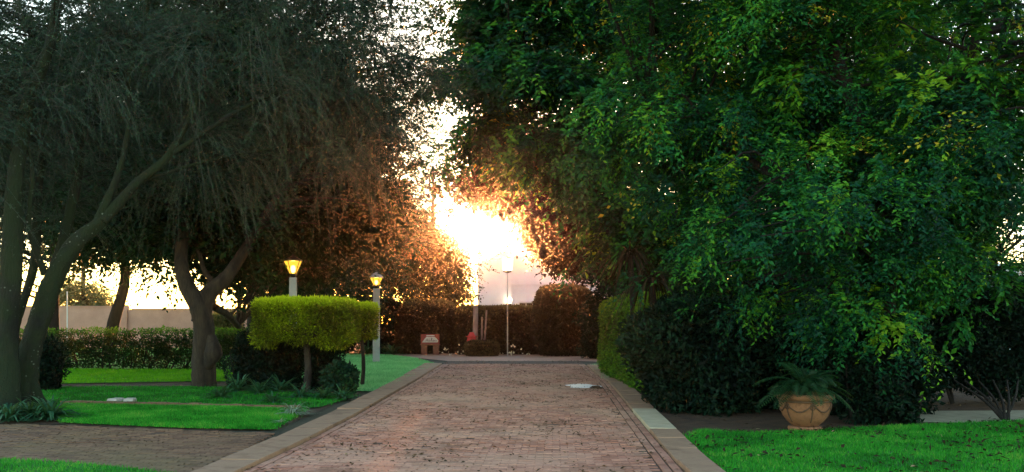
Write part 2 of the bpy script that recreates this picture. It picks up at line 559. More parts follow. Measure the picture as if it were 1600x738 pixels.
def crown_broad(lobes, n_cl, twigs=9, leaves=9, L=.10, W=.05, R=.55, shell=.4, yellow=0.03, droop=.35, inner_scale=1.5, zmin=None, tint0=.38, sag=.3, nboughs=0):
    p, out, rad = bough_clusters(lobes, n_cl, nboughs) if nboughs else sample_lobes(lobes, n_cl, shell)
    if zmin is not None:
        k = p[:, 2] > zmin
        p, out, rad = p[k], out[k], rad[k]
    n = len(p)
    cl_t = tint0 + .20 * rng.normal(size=n) + .06 * out[:, 2]
    yl = rng.random(n) < yellow * 1.5 * (rad > .75) * (p[:, 2] > 3.6)
    T = n * twigs
    ci = np.repeat(np.arange(n), twigs)
    d = norm(out[ci] * .55 + rng.normal(size=(T, 3)) * .65 + np.array([0, 0, .08]))
    ln = R * rng.uniform(.6, 1.3, T)
    p0 = p[ci] + rng.normal(size=(T, 3)) * R * .22
    tw_t = rng.normal(size=T) * .07
    K = T * leaves
    ti = np.repeat(np.arange(T), leaves)
    t = np.tile(np.linspace(.15, 1, leaves), T) + rng.uniform(-.04, .04, K)
    side = norm(np.cross(d, np.array([0, 0, 1.0])))[ti] * np.tile(np.where(np.arange(leaves) % 2, 1.0, -1.0), T)[:, None]
    pos_ = p0[ti] + d[ti] * (ln[ti] * t)[:, None]
    pos_[:, 2] -= droop * ln[ti] * t * t
    A = norm(d[ti] * .6 + side * .75 + np.array([0, 0, -sag]) + rng.normal(size=(K, 3)) * .22)
    N = norm(np.array([0, 0, .9]) + out[ci][ti] * .45 + rng.normal(size=(K, 3)) * .45)
    sc = np.where(rad < .62, inner_scale, 1.0)[ci][ti] * rng.uniform(.7, 1.25, K)
    tint = np.clip((cl_t[ci] + tw_t)[ti] + rng.normal(size=K) * .07, 0, .85)
    tint = np.where(yl[ci][ti] & (rng.random(K) < .6), rng.uniform(.82, 1, K), tint)
    return (*leaf_quads(pos_, A, N, L * sc, W * sc, tint), p)


def crown_fine(lobes, n_cl, twigs=8, leaves=34, L=.055, W=.010, R=.9, shell=.35, tint0=.45):
    """long thin arching twigs beset with narrow leaves; also returns the twig curves"""
    p, out, rad = sample_lobes(lobes, n_cl, shell)
    n = len(p); T = n * twigs
    ci = np.repeat(np.arange(n), twigs)
    mainx = norm(out * .6 + np.array([.35, -.05, .15]) + rng.normal(size=(n, 3)) * .5)
    d = norm(mainx[ci] + rng.normal(size=(T, 3)) * .38)
    ln = R * rng.uniform(.6, 1.4, T)
    p0 = p[ci] + rng.normal(size=(T, 3)) * .12
    dr = rng.uniform(.0, .75, T)
    K = T * leaves
    ti = np.repeat(np.arange(T), leaves)
    t = rng.uniform(.05, 1, K)
    def curve(i, t):
        q = p0[i] + d[i] * (ln[i] * t)[:, None]
        q[:, 2] -= dr[i] * ln[i] * t * t
        return q
    C = curve(ti, t)
    tang = d[ti].copy(); tang[:, 2] -= 2 * dr[ti] * t; tang = norm(tang)
    A = norm(tang * .75 + rng.normal(size=(K, 3)) * .55)
    N = norm(rng.normal(size=(K, 3)) + np.array([0, 0, .6]))
    tint = np.clip(tint0 + (rng.normal(size=n) * .13)[ci][ti] + rng.normal(size=K) * .12 + .1 * t, 0, 1)
    V, F, tt = leaf_quads(C, A, N, L * rng.uniform(.6, 1.3, K), W * rng.uniform(.8, 1.3, K), tint)
    # twig stems: three-sided, four rings
    rings = np.linspace(0, 1, 5)
    ang = np.array([0, 2.094, 4.189])
    sd = norm(np.cross(d, np.array([0, 0, 1.0]))); up = np.cross(sd, d)
    Vt = []
    for t_ in rings:
        c = curve(np.arange(T), np.full(T, t_))
        r = .0045 * (1 - .7 * t_)
        Vt.append(c[:, None] + r * (sd[:, None] * np.cos(ang)[None, :, None] + up[:, None] * np.sin(ang)[None, :, None]))
    Vt = np.stack(Vt, 1)            # T,5,3,3
    base = (np.arange(T) * 15)[:, None, None]
    i, k = np.meshgrid(np.arange(4), np.arange(3), indexing='ij')
    a = i * 3 + k; b_ = i * 3 + (k + 1) % 3
    Ft = (np.stack([a, b_, b_ + 3, a + 3], -1)[None] + base[..., None]).reshape(-1, 4)
    return V, F, tt, p, Vt.reshape(-1, 3), Ft


def limbs_to(nb, skel, targets, r0=.035, r1=.008, max_n=260, sag=0.0):
    """thin boughs from the nearest point of the skeleton to the foliage clusters"""
    pts = np.concatenate([catmull(s, 6) for s, _ in skel])
    if len(targets) > max_n:
        targets = targets[rng.choice(len(targets), max_n, replace=False)]
    for t in targets:
        dd = pts - t
        # prefer points below the target so boughs rise outwards
        cost = np.linalg.norm(dd, axis=1) + np.maximum(0, pts[:, 2] - t[2]) * .8
        s = pts[np.argmin(cost)]
        mid = (s + t) / 2 + rng.normal(size=3) * .15 + np.array([0, 0, .12 * np.linalg.norm(t - s)])
        nb.tube(catmull([s, mid, t], 3), [r0, (r0 + r1) / 2, r1], 4)


def tree(name, label, cat, base, skel, lobes, leaf, bark, broad=None, group=None, boughs=200, n_trunk=14, wob=.06, bough_r=.035):
    root = empty(name, (base[0], base[1], 0))
    tag(root, label, cat, group)
    nb = NB()
    for s, r in skel:
        nb.tube(catmull(s, 6) , r, n_trunk if max(r) > .1 else 7, wob if max(r) > .06 else 0)
    V, F, tt, p = crown_broad(lobes, **broad)
    limbs_to(nb, skel, p, bough_r, .008, boughs)
    o = nb.build('trunk', bark, root); o.location = (-base[0], -base[1], 0)
    c = link('crown', np_mesh('crown', V, F, tt), leaf, root); c.location = (-base[0], -base[1], 0)
    c['kind'] = 'stuff'
    return root


def bush_points(c, h, n, power=2.0, depth=.25, zfloor=.02, front_only=False):
    """points near the surface of a superellipsoid standing on the ground"""
    q = rng.uniform(-1, 1, (n, 3))
    s = (np.abs(q) ** power).sum(1) ** (1 / power)
    s[s < .05] = .05
    u = q / s[:, None]
    g = np.sign(u) * np.abs(u) ** (power - 1) / np.array(h)
    g = norm(g)
    rad = 1 - depth * rng.random(n) ** 1.6
    pt = np.array(c) + u * np.array(h) * rad[:, None]
    k = pt[:, 2] > zfloor
    return pt[k], g[k], rad[k]


def bush(name, label, cat, c, h, n, L=.06, W=.035, power=2.0, depth=.3, leaf='leaf_dark', tint0=.4, group=None, fuzz=.6, stems=9, rough=.03, toplight=0.0, gaps=0.0, rz=0.0, out=.7, thin=False):
    """clipped bush or hedge: leaves on a shell, darker inside, stems from the ground. c = centre, h = half sizes"""
    root = empty(name, (c[0], c[1], 0), rz)
    tag(root, label, cat, group)
    cc = (0, 0, c[2])
    pt, g, rad = bush_points(cc, h, n, power, depth)
    if gaps:
        f = np.sin(pt[:, 0] * 5.1 + 1.3) * np.sin(pt[:, 2] * 9.3 + .7 + pt[:, 0] * 2) + .7 * np.sin(pt[:, 0] * 13 + pt[:, 2] * 11)
        kk = (f < gaps) | (pt[:, 2] > cc[2] + h[2] * .70)
        pt, g, rad = pt[kk], g[kk], rad[kk]
    if thin:   # sparser and shaggier towards the underside
        hh_ = (pt[:, 2] - (cc[2] - h[2])) / (2 * h[2])
        kk = (rng.random(len(pt)) < np.clip(.22 + hh_ * 1.15, 0, 1)) | (pt[:, 0] > h[0] * .86)
        low = .16 * np.sin(pt[:, 0] * 6 + 1) * np.sin(pt[:, 0] * 2.3) + .05
        kk &= hh_ > low
        pt, g, rad = pt[kk], g[kk], rad[kk]
    m = len(pt)
    lump = np.sin(pt[:, 0] * 3.1 + c[1]) * np.sin(pt[:, 2] * 3.7 + c[0]) + .5 * np.sin(pt[:, 0] * 8.3 + pt[:, 1] * 5 + pt[:, 2] * 6)
    pt = pt + g * (lump * rough)[:, None] + rng.normal(size=(m, 3)) * .015
    A = norm(g * out + rng.normal(size=(m, 3)) * fuzz + np.array([0, 0, .15]))
    N = norm(g + rng.normal(size=(m, 3)) * .7 + np.array([0, 0, .4]))
    tint = np.clip(tint0 + rng.normal(size=m) * .13 + .10 * lump + toplight * np.clip((pt[:, 2] - (cc[2] + h[2] * .55)) / (h[2] * .45), 0, 1), 0, 1)  # toplight paints the light on the top leaves into their tint
    V, F, tt = leaf_quads(pt, A, N, L * rng.uniform(.65, 1.3, m), W * rng.uniform(.7, 1.2, m), tint)
    if not gaps and not thin:       # dense inner twiggery
        pi, gi, ri = bush_points(cc, [q * .80 for q in h], n // 3, power, .15)
        mi = len(pi)
        V2, F2, t2 = leaf_quads(pi, norm(rng.normal(size=(mi, 3))), norm(gi + .4 * rng.normal(size=(mi, 3))), L * 2.0, W * 2.4, np.clip(rng.normal(size=mi) * .1 + .2, 0, 1))
        F2 = F2 + len(V)
        V = np.concatenate([V, V2]); F = np.concatenate([F, F2]); tt = np.concatenate([tt, t2])
    c_o = link('foliage', np_mesh('foliage', V, F, tt), M[leaf], root)
    c_o['kind'] = 'stuff'
    nb = NB()
    for k in range(stems):
        x = h[0] * rng.uniform(-.8, .8); y = h[1] * rng.uniform(-.4, .4)
        top = np.array([x * 1.05 + rng.normal() * .15, y * 1.2, cc[2] + h[2] * rng.uniform(-.1, .7)])
        nb.tube(catmull([(x * .9, y * .8, 0), (x + rng.normal() * .06, y, top[2] * .5), top], 3), [.03, .012], 5)
    if stems: nb.build('stem', M['bark_dark'], root)['kind'] = 'stuff'
    return root


def strap_plant(name, label, cat, base, n, Lr, W, mat, spread=1.0, droop=.6, z0=0.0, group=None, dirbias=(0, 0, 0), one=True, parent=None, leafname='leaf', seg=5, up=.9):
    """rosette of arching strap leaves; leaves as one foliage part, or each as a part of its own"""
    root = parent or empty(name, (base[0], base[1], 0))
    if parent is None:
        tag(root, label, cat, group)
    Vs, Fs, Ts, cnt = [], [], [], 0
    for k in range(n):
        az = rng.uniform(0, 2 * math.pi)
        el = rng.uniform(.15, 1.0) * up
        d = np.array([math.cos(az) * (1 - el * .6) * spread, math.sin(az) * (1 - el * .6) * spread, el]) + np.array(dirbias)
        d /= np.linalg.norm(d)
        L = rng.uniform(*Lr); dr = droop * rng.uniform(.6, 1.4)
        sd = norm(np.cross(d, [0, 0, 1.0])[None])[0]
        t = np.linspace(0, 1, seg + 1)
        c = d[None] * (L * t)[:, None]
        c[:, 2] += z0 - dr * L * t ** 2.2
        if z0 < .5:
            c[:, 2] = np.maximum(c[:, 2], .015 + .01 * t)
        w = W * np.sin(np.clip(t * .86 + .12, 0, 1) * np.pi) ** .6 * .5
        fold = np.array([0, 0, -.25])
        V = np.stack([c - sd * w[:, None], c + fold * w[:, None] * .8, c + sd * w[:, None]], 1).reshape(-1, 3)
        i = np.arange(seg)[:, None] * 3
        F = np.concatenate([i + np.array([0, 1, 4, 3]), i + np.array([1, 2, 5, 4])])
        tt = np.full(len(V), np.clip(.5 + rng.normal() * .22, 0, 1))
        if one:
            Vs.append(V); Fs.append(F + cnt); Ts.append(tt); cnt += len(V)
        else:
            link(leafname, np_mesh(leafname, V, F, tt, True), mat, root)
    if one:
        o = link('foliage', np_mesh('foliage', np.concatenate(Vs), np.concatenate(Fs), np.concatenate(Ts)), mat, root)
        o['kind'] = 'stuff'
    return root


def in_poly(pts, poly):
    x, y = pts[:, 0], pts[:, 1]
    inside = np.zeros(len(pts), bool)
    j = len(poly) - 1
    for i in range(len(poly)):
        xi, yi = poly[i]; xj, yj = poly[j]
        c = ((yi > y) != (yj > y)) & (x < (xj - xi) * (y - yi) / ((yj - yi) if yj != yi else 1e-9) + xi)
        inside ^= c
        j = i
    return inside


def sheet(name, poly, z, mat, parent=None, thick=0.0):
    mb = MB()
    if thick:
        mb.prism(poly, z - thick, z)
    else:
        mb.add([(x, y, z) for x, y in poly], [tuple(range(len(poly)))])
    return mb.build(name, mat, parent)


def grass(name, label, poly, n, h, w, mat, z=0.0, tint0=.5, ymax=None):
    poly = np.array(poly)
    lo, hi = poly.min(0), poly.max(0)
    pts = rng.uniform(lo, hi, (n * 2, 2))
    pts = pts[in_poly(pts, poly)][:n]
    pts = pts + rng.normal(size=pts.shape) * .045
    m = len(pts)
    cl = np.sin(pts[:, 0] * 2.3 + 1) * np.sin(pts[:, 1] * 1.9) * .10 + np.sin(pts[:, 0] * 7.1) * np.sin(pts[:, 1] * 6.1 + pts[:, 0] * 2) * .06
    hh = h * rng.uniform(.5, 1.25, m) * (1 + cl)
    az = rng.uniform(0, 2 * np.pi, m)
    lean = rng.uniform(.1, .9, m)
    b = np.column_stack([pts, np.full(m, z)])
    sd = np.column_stack([np.cos(az), np.sin(az), np.zeros(m)]) * (w * .5 * rng.uniform(.7, 1.4, m))[:, None]
    az2 = rng.uniform(0, 2 * np.pi, m)
    tip = b + np.column_stack([np.cos(az2) * lean * hh, np.sin(az2) * lean * hh, hh])
    V = np.stack([b - sd, b + sd, tip], 1).reshape(-1, 3)
    F = np.arange(3 * m).reshape(-1, 3)
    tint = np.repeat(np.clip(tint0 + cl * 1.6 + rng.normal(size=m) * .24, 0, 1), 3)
    o = link(name, np_mesh(name, V, F, tint), mat)
    tag(o, label, 'grass', None, 'stuff')
    return o


def litter(name, label, poly, n, L, mat, z, tint=(0, .8), flat=.25):
    poly = np.array(poly); lo, hi = poly.min(0), poly.max(0)
    pts = rng.uniform(lo, hi, (n * 3, 2)); pts = pts[in_poly(pts, poly)]
    # gather in drifts
    w = np.clip(.35 + .6 * np.sin(pts[:, 0] * 1.7 + .8) * np.sin(pts[:, 1] * 1.3 + 2) + .35 * np.sin(pts[:, 0] * 5 + pts[:, 1] * 4), .08, 1)
    pts = pts[rng.random(len(pts)) < w][:n]
    m = len(pts)
    C = np.column_stack([pts, np.full(m, z) + rng.uniform(0, .012, m)])
    A = np.column_stack([rng.normal(size=(m, 2)), rng.normal(size=m) * flat])
    N = np.column_stack([rng.normal(size=(m, 2)) * flat, np.ones(m)])
    V, F, tt = leaf_quads(C, A, N, L * rng.uniform(.6, 1.4, m), L * .5 * rng.uniform(.6, 1.3, m), rng.uniform(tint[0], tint[1], m) ** 1.0)
    o = link(name, np_mesh(name, V, F, tt), mat)
    tag(o, label, 'fallen leaves', None, 'stuff')
    return o


# ------------------------------------------------------------------ the ground, lawns and paving
tag(sheet('ground', [(-260, -20), (260, -20), (260, 260), (-260, 260)], -.03, M['ground']), kind='structure')

ROAD_L = [(250, 800), (377, 738), (470, 694), (555, 650), (610, 618), (650, 595), (688, 571), (700, 564)]
ROAD_R = [(1145, 800), (1070, 738), (1028, 690), (990, 645), (970, 620), (951, 598), (930, 583), (918, 572), (905, 564)]
L_in = np.array([G(*p) for p in ROAD_L]); R_in = np.array([G(*p) for p in ROAD_R])
def extend(a):      # carry the edge back under the camera
    d = a[0] - a[1]; d = d / np.linalg.norm(d)
    return np.vstack([a[0] + d * (a[0][1] + 2), a])
L_in, R_in = extend(L_in), extend(R_in)

def edge_x(a, y): return np.interp(y, a[:, 1], a[:, 0])

junction = [G(*p) for p in [(700, 564), (660, 560), (560, 556.5), (540, 553), (700, 552), (850, 551), (980, 551), (1040, 562), (960, 566), (905, 564)]]
road_poly = [tuple(p) for p in L_in] + junction[0:1] + [tuple(p) for p in R_in[::-1]]
road = tag(sheet('road', [tuple(p) for p in L_in] + [tuple(p) for p in R_in[::-1]], -.012, M['joint_sand']), kind='structure')
cross_road = tag(sheet('cross_road', junction, -.008, surf('cross_paving', (.34, .175, .11), (.50, .29, .20), 1.2, .75, .5, 26, .01)), kind='structure')

# soil beds that show between the planting
beds = {
    'left': [G(*p) for p in [(-700, 660), (-200, 657), (100, 661), (300, 671), (430, 670), (500, 640), (570, 610), (560, 595), (500, 590), (380, 595), (100, 598), (-700, 598)]],
    'right': [G(*p) for p in [(1140, 760), (1028, 648), (980, 610), (955, 585), (950, 566), (1100, 566), (1400, 580), (2300, 600), (2300, 660), (1600, 662), (1100, 700)]],
    'back': [G(*p) for p in [(560, 556), (540, 553), (700, 551), (850, 550), (980, 550), (980, 534), (540, 534)]],
}
for k, z in (('left', -.020), ('right', -.020), ('back', -.022)):
    tag(sheet('soil', beds[k], z, M['soil']), kind='structure')

# side driveway on the left
DRIVE = [G(*p) for p in [(-500, 655), (-100, 661), (100, 663), (300, 672), (425, 675), (380, 702), (313, 738), (270, 739), (190, 730), (100, 722), (0, 717), (-500, 706)]]
drive = tag(sheet('side_driveway', DRIVE, -.013, M['joint_sand']), kind='structure')

# ---- bricks
def brick_mesh(i, l=.186, w=.092, h=.03):
    mb = MB()
    j = [random.uniform(-.003, .003) for _ in range(4)]
    mb.box((0, 0, -h / 2), (l / 2 + j[0], w / 2 + j[1], h / 2), rz=random.uniform(-.015, .015), bev=.005)
    return mb.mesh('brick')
brick_kinds = {}
def get_bricks(mat):
    if mat.name not in brick_kinds:
        ms = [brick_mesh(i) for i in range(6)]
        for m_ in ms: m_.materials.append(mat)
        brick_kinds[mat.name] = ms
    return brick_kinds[mat.name]

def lay_bricks(parent, name, origin, u, inside, urange, vrange, mat, zt, limit=300, l=.192, w=.098, vis=None):
    """running bond: courses along u; nearest visible ones as parts, the rest as one part"""
    u = np.array(u) / np.linalg.norm(u); v = np.array([-u[1], u[0]])
    cells = []
    nv = int((vrange[1] - vrange[0]) / w)
    for j in range(nv):
        off = (j % 2) * l / 2
        nu = int((urange[1] - urange[0]) / l) + 1
        uu = urange[0] + off + np.arange(nu) * l
        vv = vrange[0] + (j + .5) * w
        q = np.array(origin) + uu[:, None] * u + vv * v
        cells.append(q)
    q = np.concatenate(cells)
    q = q[inside(q)]
    d = np.hypot(q[:, 0], q[:, 1])
    if vis is not None:
        d = d + np.where(vis(q), 0, 1000)
    order = np.argsort(d)
    q = q[order]
    kinds = get_bricks(mat)
    rz = math.atan2(u[1], u[0])
    for k in range(min(limit, len(q))):
        o = link('brick', kinds[k % 6], None, parent)
        o.location = (q[k][0], q[k][1], zt + random.uniform(-.004, .003))
        o.rotation_euler = (random.uniform(-.012, .012), random.uniform(-.008, .008), rz)
    rest = q[limit:]
    n = len(rest)
    hl, hw, bv = l / 2 - .006, w / 2 - .006, .005
    cs, sn = math.cos(rz), math.sin(rz)
    loc = np.array([[-hl, -hw, -.02], [hl, -hw, -.02], [hl, hw, -.02], [-hl, hw, -.02],
                    [-hl, -hw, -bv], [hl, -hw, -bv], [hl, hw, -bv], [-hl, hw, -bv],
                    [-hl + bv, -hw + bv, 0], [hl - bv, -hw + bv, 0], [hl - bv, hw - bv, 0], [-hl + bv, hw - bv, 0]])
    f = []
    for lv in (0, 4):
        for k in range(4):
            a, b = lv + k, lv + (k + 1) % 4
            f.append((a, b, b + 4, a + 4))
    f.append((8, 9, 10, 11))
    f = np.array(f)
    ang = rng.normal(size=n) * .018
    c2, s2 = np.cos(rz + ang), np.sin(rz + ang)
    X = loc[None, :, 0] * c2[:, None] - loc[None, :, 1] * s2[:, None] + rest[:, 0:1]
    Yc = loc[None, :, 0] * s2[:, None] + loc[None, :, 1] * c2[:, None] + rest[:, 1:2]
    tilt = rng.normal(size=(n, 2)) * .025
    Z = zt + (rng.uniform(-.008, .005, n) - .012 * (rng.random(n) < .04))[:, None] + loc[None, :, 2] + tilt[:, :1] * loc[None, :, 0] + tilt[:, 1:] * loc[None, :, 1]
    V = np.stack([X, Yc, Z], -1).reshape(-1, 3)
    F = (f[None] + (np.arange(n) * 12)[:, None, None]).reshape(-1, 4)
    o = link(name, np_mesh(name, V, F), mat, parent)
    o['kind'] = 'stuff'
    return q

EDGE_W = .24
def in_road(q, m=EDGE_W):
    return (q[:, 0] > edge_x(L_in, q[:, 1]) + m) & (q[:, 0] < edge_x(R_in, q[:, 1]) - m) & (q[:, 1] > 3) & (q[:, 1] < 34.5)
rd = np.array([67 / FOC, 1.0]); rd /= np.linalg.norm(rd)
lay_bricks(road, 'brick_field', (0, 0), (rd[1], -rd[0]), in_road, (-8, 8), (3, 36), M['brick_road'], .0,
           vis=lambda q: (q[:, 1] > 10.1))
# border course along each edge, bricks lying along the kerb
def course(parent, name, line, off, y0, y1, mat, zt, l=.192, w=.098):
    pts = []
    y = y0
    V, F = [], []
    k = 0
    while y < y1:
        x0, x1 = edge_x(line, y), edge_x(line, y + .2)
        a = math.atan2(.2, x1 - x0)
        cx, cy = x0 + off * math.sin(a) , y
        mb = MB(); mb.box((cx, cy, zt - .012 + random.uniform(-.004, .003)), (l / 2 - .004, w / 2 - .004, .012), rz=a, bev=.004)
        b = len(V); V += mb.v; F += [tuple(i + b for i in q) for q in mb.f]
        y += l * math.sin(a)
    me = bpy.data.meshes.new(name); me.from_pydata(V, [], F); me.update()
    o = link(name, me, mat, parent); o['kind'] = 'stuff'
for s_, ln in ((1, L_in), (-1, R_in)):
    for r_ in (0, 1):
        course(road, 'border_course', ln, s_ * (.06 + .113 * r_), 4, 34.3, M['brick_road'], .002)

ud = np.array([math.cos(.02), math.sin(.02)])
drive_arr = np.array(DRIVE)
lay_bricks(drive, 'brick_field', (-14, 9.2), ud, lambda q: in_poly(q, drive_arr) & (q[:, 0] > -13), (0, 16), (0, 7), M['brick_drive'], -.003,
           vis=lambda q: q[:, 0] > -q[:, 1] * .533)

# ---- kerbs of separate concrete slabs
def kerb(name, line, side, wid, y0, y1, ln=1.02, pale=()):
    root = empty(name, (0, 0, 0)); tag(root, kind='structure')
    y = y0; k = 0
    while y < y1:
        x0 = edge_x(line, y)
        yy = y
        xa = edge_x(line, y + .5); a = math.atan2(.5, xa - x0)
        y2 = y + ln * math.sin(a)
        p0 = np.array([edge_x(line, y), y]); p1 = np.array([edge_x(line, y2), y2])
        d = p1 - p0; L_ = np.linalg.norm(d); d = d / L_
        nrm_ = np.array([d[1], -d[0]]) * side
        g = .007
        w = wid(y) if callable(wid) else wid
        zt = .045 + random.uniform(-.004, .004)
        poly = [p0 + d * g, p1 - d * g, p1 - d * g + nrm_ * w, p0 + d * g + nrm_ * w]
        if side > 0: poly = poly[::-1]
        mb = MB()
        c = sum(poly) / 4
        bot = [(p[0], p[1], -.05) for p in poly]
        t1 = [(p[0], p[1], zt - .012) for p in poly]
        t2 = [(c[0] + (p[0] - c[0]) * (1 - .02), c[1] + (p[1] - c[1]) * (1 - .02), zt) for p in poly]
        tl = random.uniform(-.004, .004)
        t2 = [(a_, b_, z_ + tl * i) for i, (a_, b_, z_) in enumerate(t2)]
        vs = bot + t1 + t2
        fs = [(3, 2, 1, 0)] + [(l * 4 + q, l * 4 + (q + 1) % 4, l * 4 + (q + 1) % 4 + 4, l * 4 + q + 4) for l in (0, 1) for q in range(4)] + [(8, 9, 10, 11)]
        mb.add(vs, fs)
        o = mb.build('kerb_slab', M['concrete_pale'] if any(a_ < y + .4 < b_ for a_, b_ in pale) else M['concrete'], root)
        if any(a_ < y + .4 < b_ for a_, b_ in pale): o['label'] = 'pale grey greenish replacement kerb slab'
        y = y2; k += 1
    return root
kerb('kerb_left', L_in, -1, lambda y: float(np.interp(y, [9, 20, 34], [.43, .48, .62])), 4.5, 33.6)
kerb('kerb_right', R_in, 1, lambda y: float(np.interp(y, [9, 20, 34], [.36, .42, .50])), 4.5, 33, pale=((13.8, 16.2),))

# ---- lawns
def lawn(name, pts, mat, z=0.0):
    poly = [G(*p) for p in pts]
    o = sheet(name, poly, z, mat); tag(o, kind='structure')
    return poly
LA = lawn('front_lawn', [(-500, 707), (-100, 711), (0, 717), (100, 722), (200, 731), (272, 741), (165, 800), (-75, 900), (-500, 900)], M['lawn_base'])
grass('grass', 'bright green turf at the bottom left corner of the driveway', LA, 42000, .035, .008, M['grass'])
LB = lawn('strip_lawn', [(90, 632), (200, 633.5), (330, 636), (478, 640), (455, 655), (425, 671), (300, 669), (180, 664), (100, 660), (80, 650)], M['lawn_base'])
grass('grass', 'bright green turf strip between brick driveway and thin edging', LB, 60000, .045, .010, M['grass'])
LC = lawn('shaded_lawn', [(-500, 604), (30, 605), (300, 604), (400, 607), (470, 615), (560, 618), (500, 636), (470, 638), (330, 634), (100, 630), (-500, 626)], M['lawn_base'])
grass('grass', 'dark shaded turf under the trees behind the thin edging', LC, 60000, .04, .012, M['grass'], tint0=.25)  # lower tint paints the shade under the trees into the blades
LD = lawn('hedge_lawn', [(-600, 577), (60, 577), (310, 578), (420, 578), (420, 596), (300, 596), (60, 600), (-600, 600)], M['lawn_base_yellow'])
grass('grass', 'yellow green turf at the foot of the long hedge', LD, 70000, .05, .016, M['grass_yellow'])
LH = lawn('rear_lawn', [(-800, 576), (410, 576), (400, 541), (-800, 541)], M['lawn_base_yellow'], -.01)
LE = lawn('verge_lawn', [(400, 553), (560, 553.5), (610, 555), (650, 560), (672, 566), (683, 571), (660, 583), (625, 600), (600, 612), (560, 611), (500, 605), (400, 585)], M['lawn_base_cool'])
grass('grass', 'pale blue green turf around the tall lamp post', LE, 80000, .05, .018, M['grass_cool'])
LF = lawn('right_lawn', [(1515, 1000), (1365, 900), (1212, 800), (1124, 741), (1090, 706), (1066, 684), (1090, 672), (1180, 676), (1350, 668), (1600, 657), (2100, 650), (2100, 1000)], M['lawn_base'])
grass('grass', 'deep green turf strewn with fallen leaves at the lower right', LF, 150000, .04, .009, M['grass'], tint0=.45)
LG = lawn('small_lawn', [(925, 571), (952, 569), (956, 590), (948, 594)], M['lawn_base_cool'], .004)
grass('grass', 'small patch of turf between the right kerb and hedge end', LG, 6000, .05, .018, M['grass_cool'])

# path beyond the pot, under the right hedge
tag(sheet('path', [G(*p) for p in [(1390, 659), (1600, 661), (2100, 664), (2100, 634), (1600, 641), (1400, 642)]], -.004, M['path_tan']), kind='structure')

# thin brick edging between the two turf strips
edg = empty('lawn_edging'); tag(edg, kind='structure')
line = [np.array(G(*p)) for p in [(96, 630.5), (200, 632), (330, 635), (478, 639)]]
line = catmull([np.array([*p, 0]) for p in line], 12)[:, :2]
seglen = np.concatenate([[0], np.cumsum(np.linalg.norm(np.diff(line, axis=0), axis=1))])
s_ = 0
while s_ < seglen[-1] - .2:
    a = np.array([np.interp(s_, seglen, line[:, 0]), np.interp(s_, seglen, line[:, 1])])
    b_ = np.array([np.interp(s_ + .22, seglen, line[:, 0]), np.interp(s_ + .22, seglen, line[:, 1])])
    rz = math.atan2(b_[1] - a[1], b_[0] - a[0])
    MB().box((0, 0, 0), (.105, .05, .04), bev=.006).build('brick', M['brick_drive'], edg, loc=(*(a + b_) / 2, .01 + random.uniform(-.008, .008)), rz=rz + random.uniform(-.03, .03))
    s_ += .222

# flat stones, puddle, litter
for px, lab, w in ((181, 'left one of two flat grey stones lying in the shaded lawn', .13), (203, 'right one of two flat grey stones, beside the turf edging', .12)):
    x, y = G(px, 628)
    MB().box((0, 0, 0), (w * .8, .16, .035), taper=.88, bev=.01).build('flat_stone', M['stone_pale'], loc=(x, y, .035), rz=random.uniform(-.2, .2))
    tag(bpy.context.scene.objects[-1] if False else COL.objects[-1], lab, 'stone', 'flat stones in the lawn')

def blob(cx, cy, rx, ry, n=28, k=.14):
    ph = rng.uniform(0, 6.28, 3)
    return [(cx + rx * math.cos(a) * (1 + k * math.sin(2 * a + ph[0]) + k * math.sin(5 * a + ph[1])), cy + ry * math.sin(a) * (1 + k * math.sin(3 * a + ph[2]))) for a in np.linspace(0, 2 * math.pi, n, endpoint=False)]
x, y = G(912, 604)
pd = sheet('puddle', blob(x, y, .42, .75), .008, M['water_painted_sky'])
tag(pd, 'puddle coloured white for its sky reflection, on the brick road near the right kerb', 'puddle')
x, y = G(931, 607)
st = MB().box((0, 0, 0), (.14, .09, .03), taper=.6, bev=.012).build('wet_clod', M['soil'], loc=(x, y, .03), rz=.3)
tag(st, 'small dark clod of leaves lying at the puddle edge', 'clod')

road_strip = [tuple(p) for p in L_in[1:]] + [tuple(p) for p in R_in[:0:-1]]
litter('fallen_leaves', 'dry leaves scattered over the brick road', road_strip, 3400, .06, M['litter'], .006, (.2, .95))
litter('fallen_leaves', 'dark fallen leaves strewn over the lower right lawn', LF, 2400, .078, M['litter'], .035, (0, .45), .5)
litter('fallen_leaves', 'few pale dry leaves on the lower right lawn', LF, 110, .06, M['litter'], .045, (.9, 1), .5)
litter('fallen_leaves', 'leaf litter along the brick side driveway', DRIVE, 260, .045, M['litter'], .004, (.1, .8))
litter('fallen_leaves', 'leaf litter on the soil of the planted bed on the left', beds['left'], 1500, .06, M['litter'], .0, (.1, .95))
litter('fallen_leaves', 'leaf litter under the right hand trees by the pot', beds['right'], 3200, .06, M['litter'], -.01, (.1, 1))

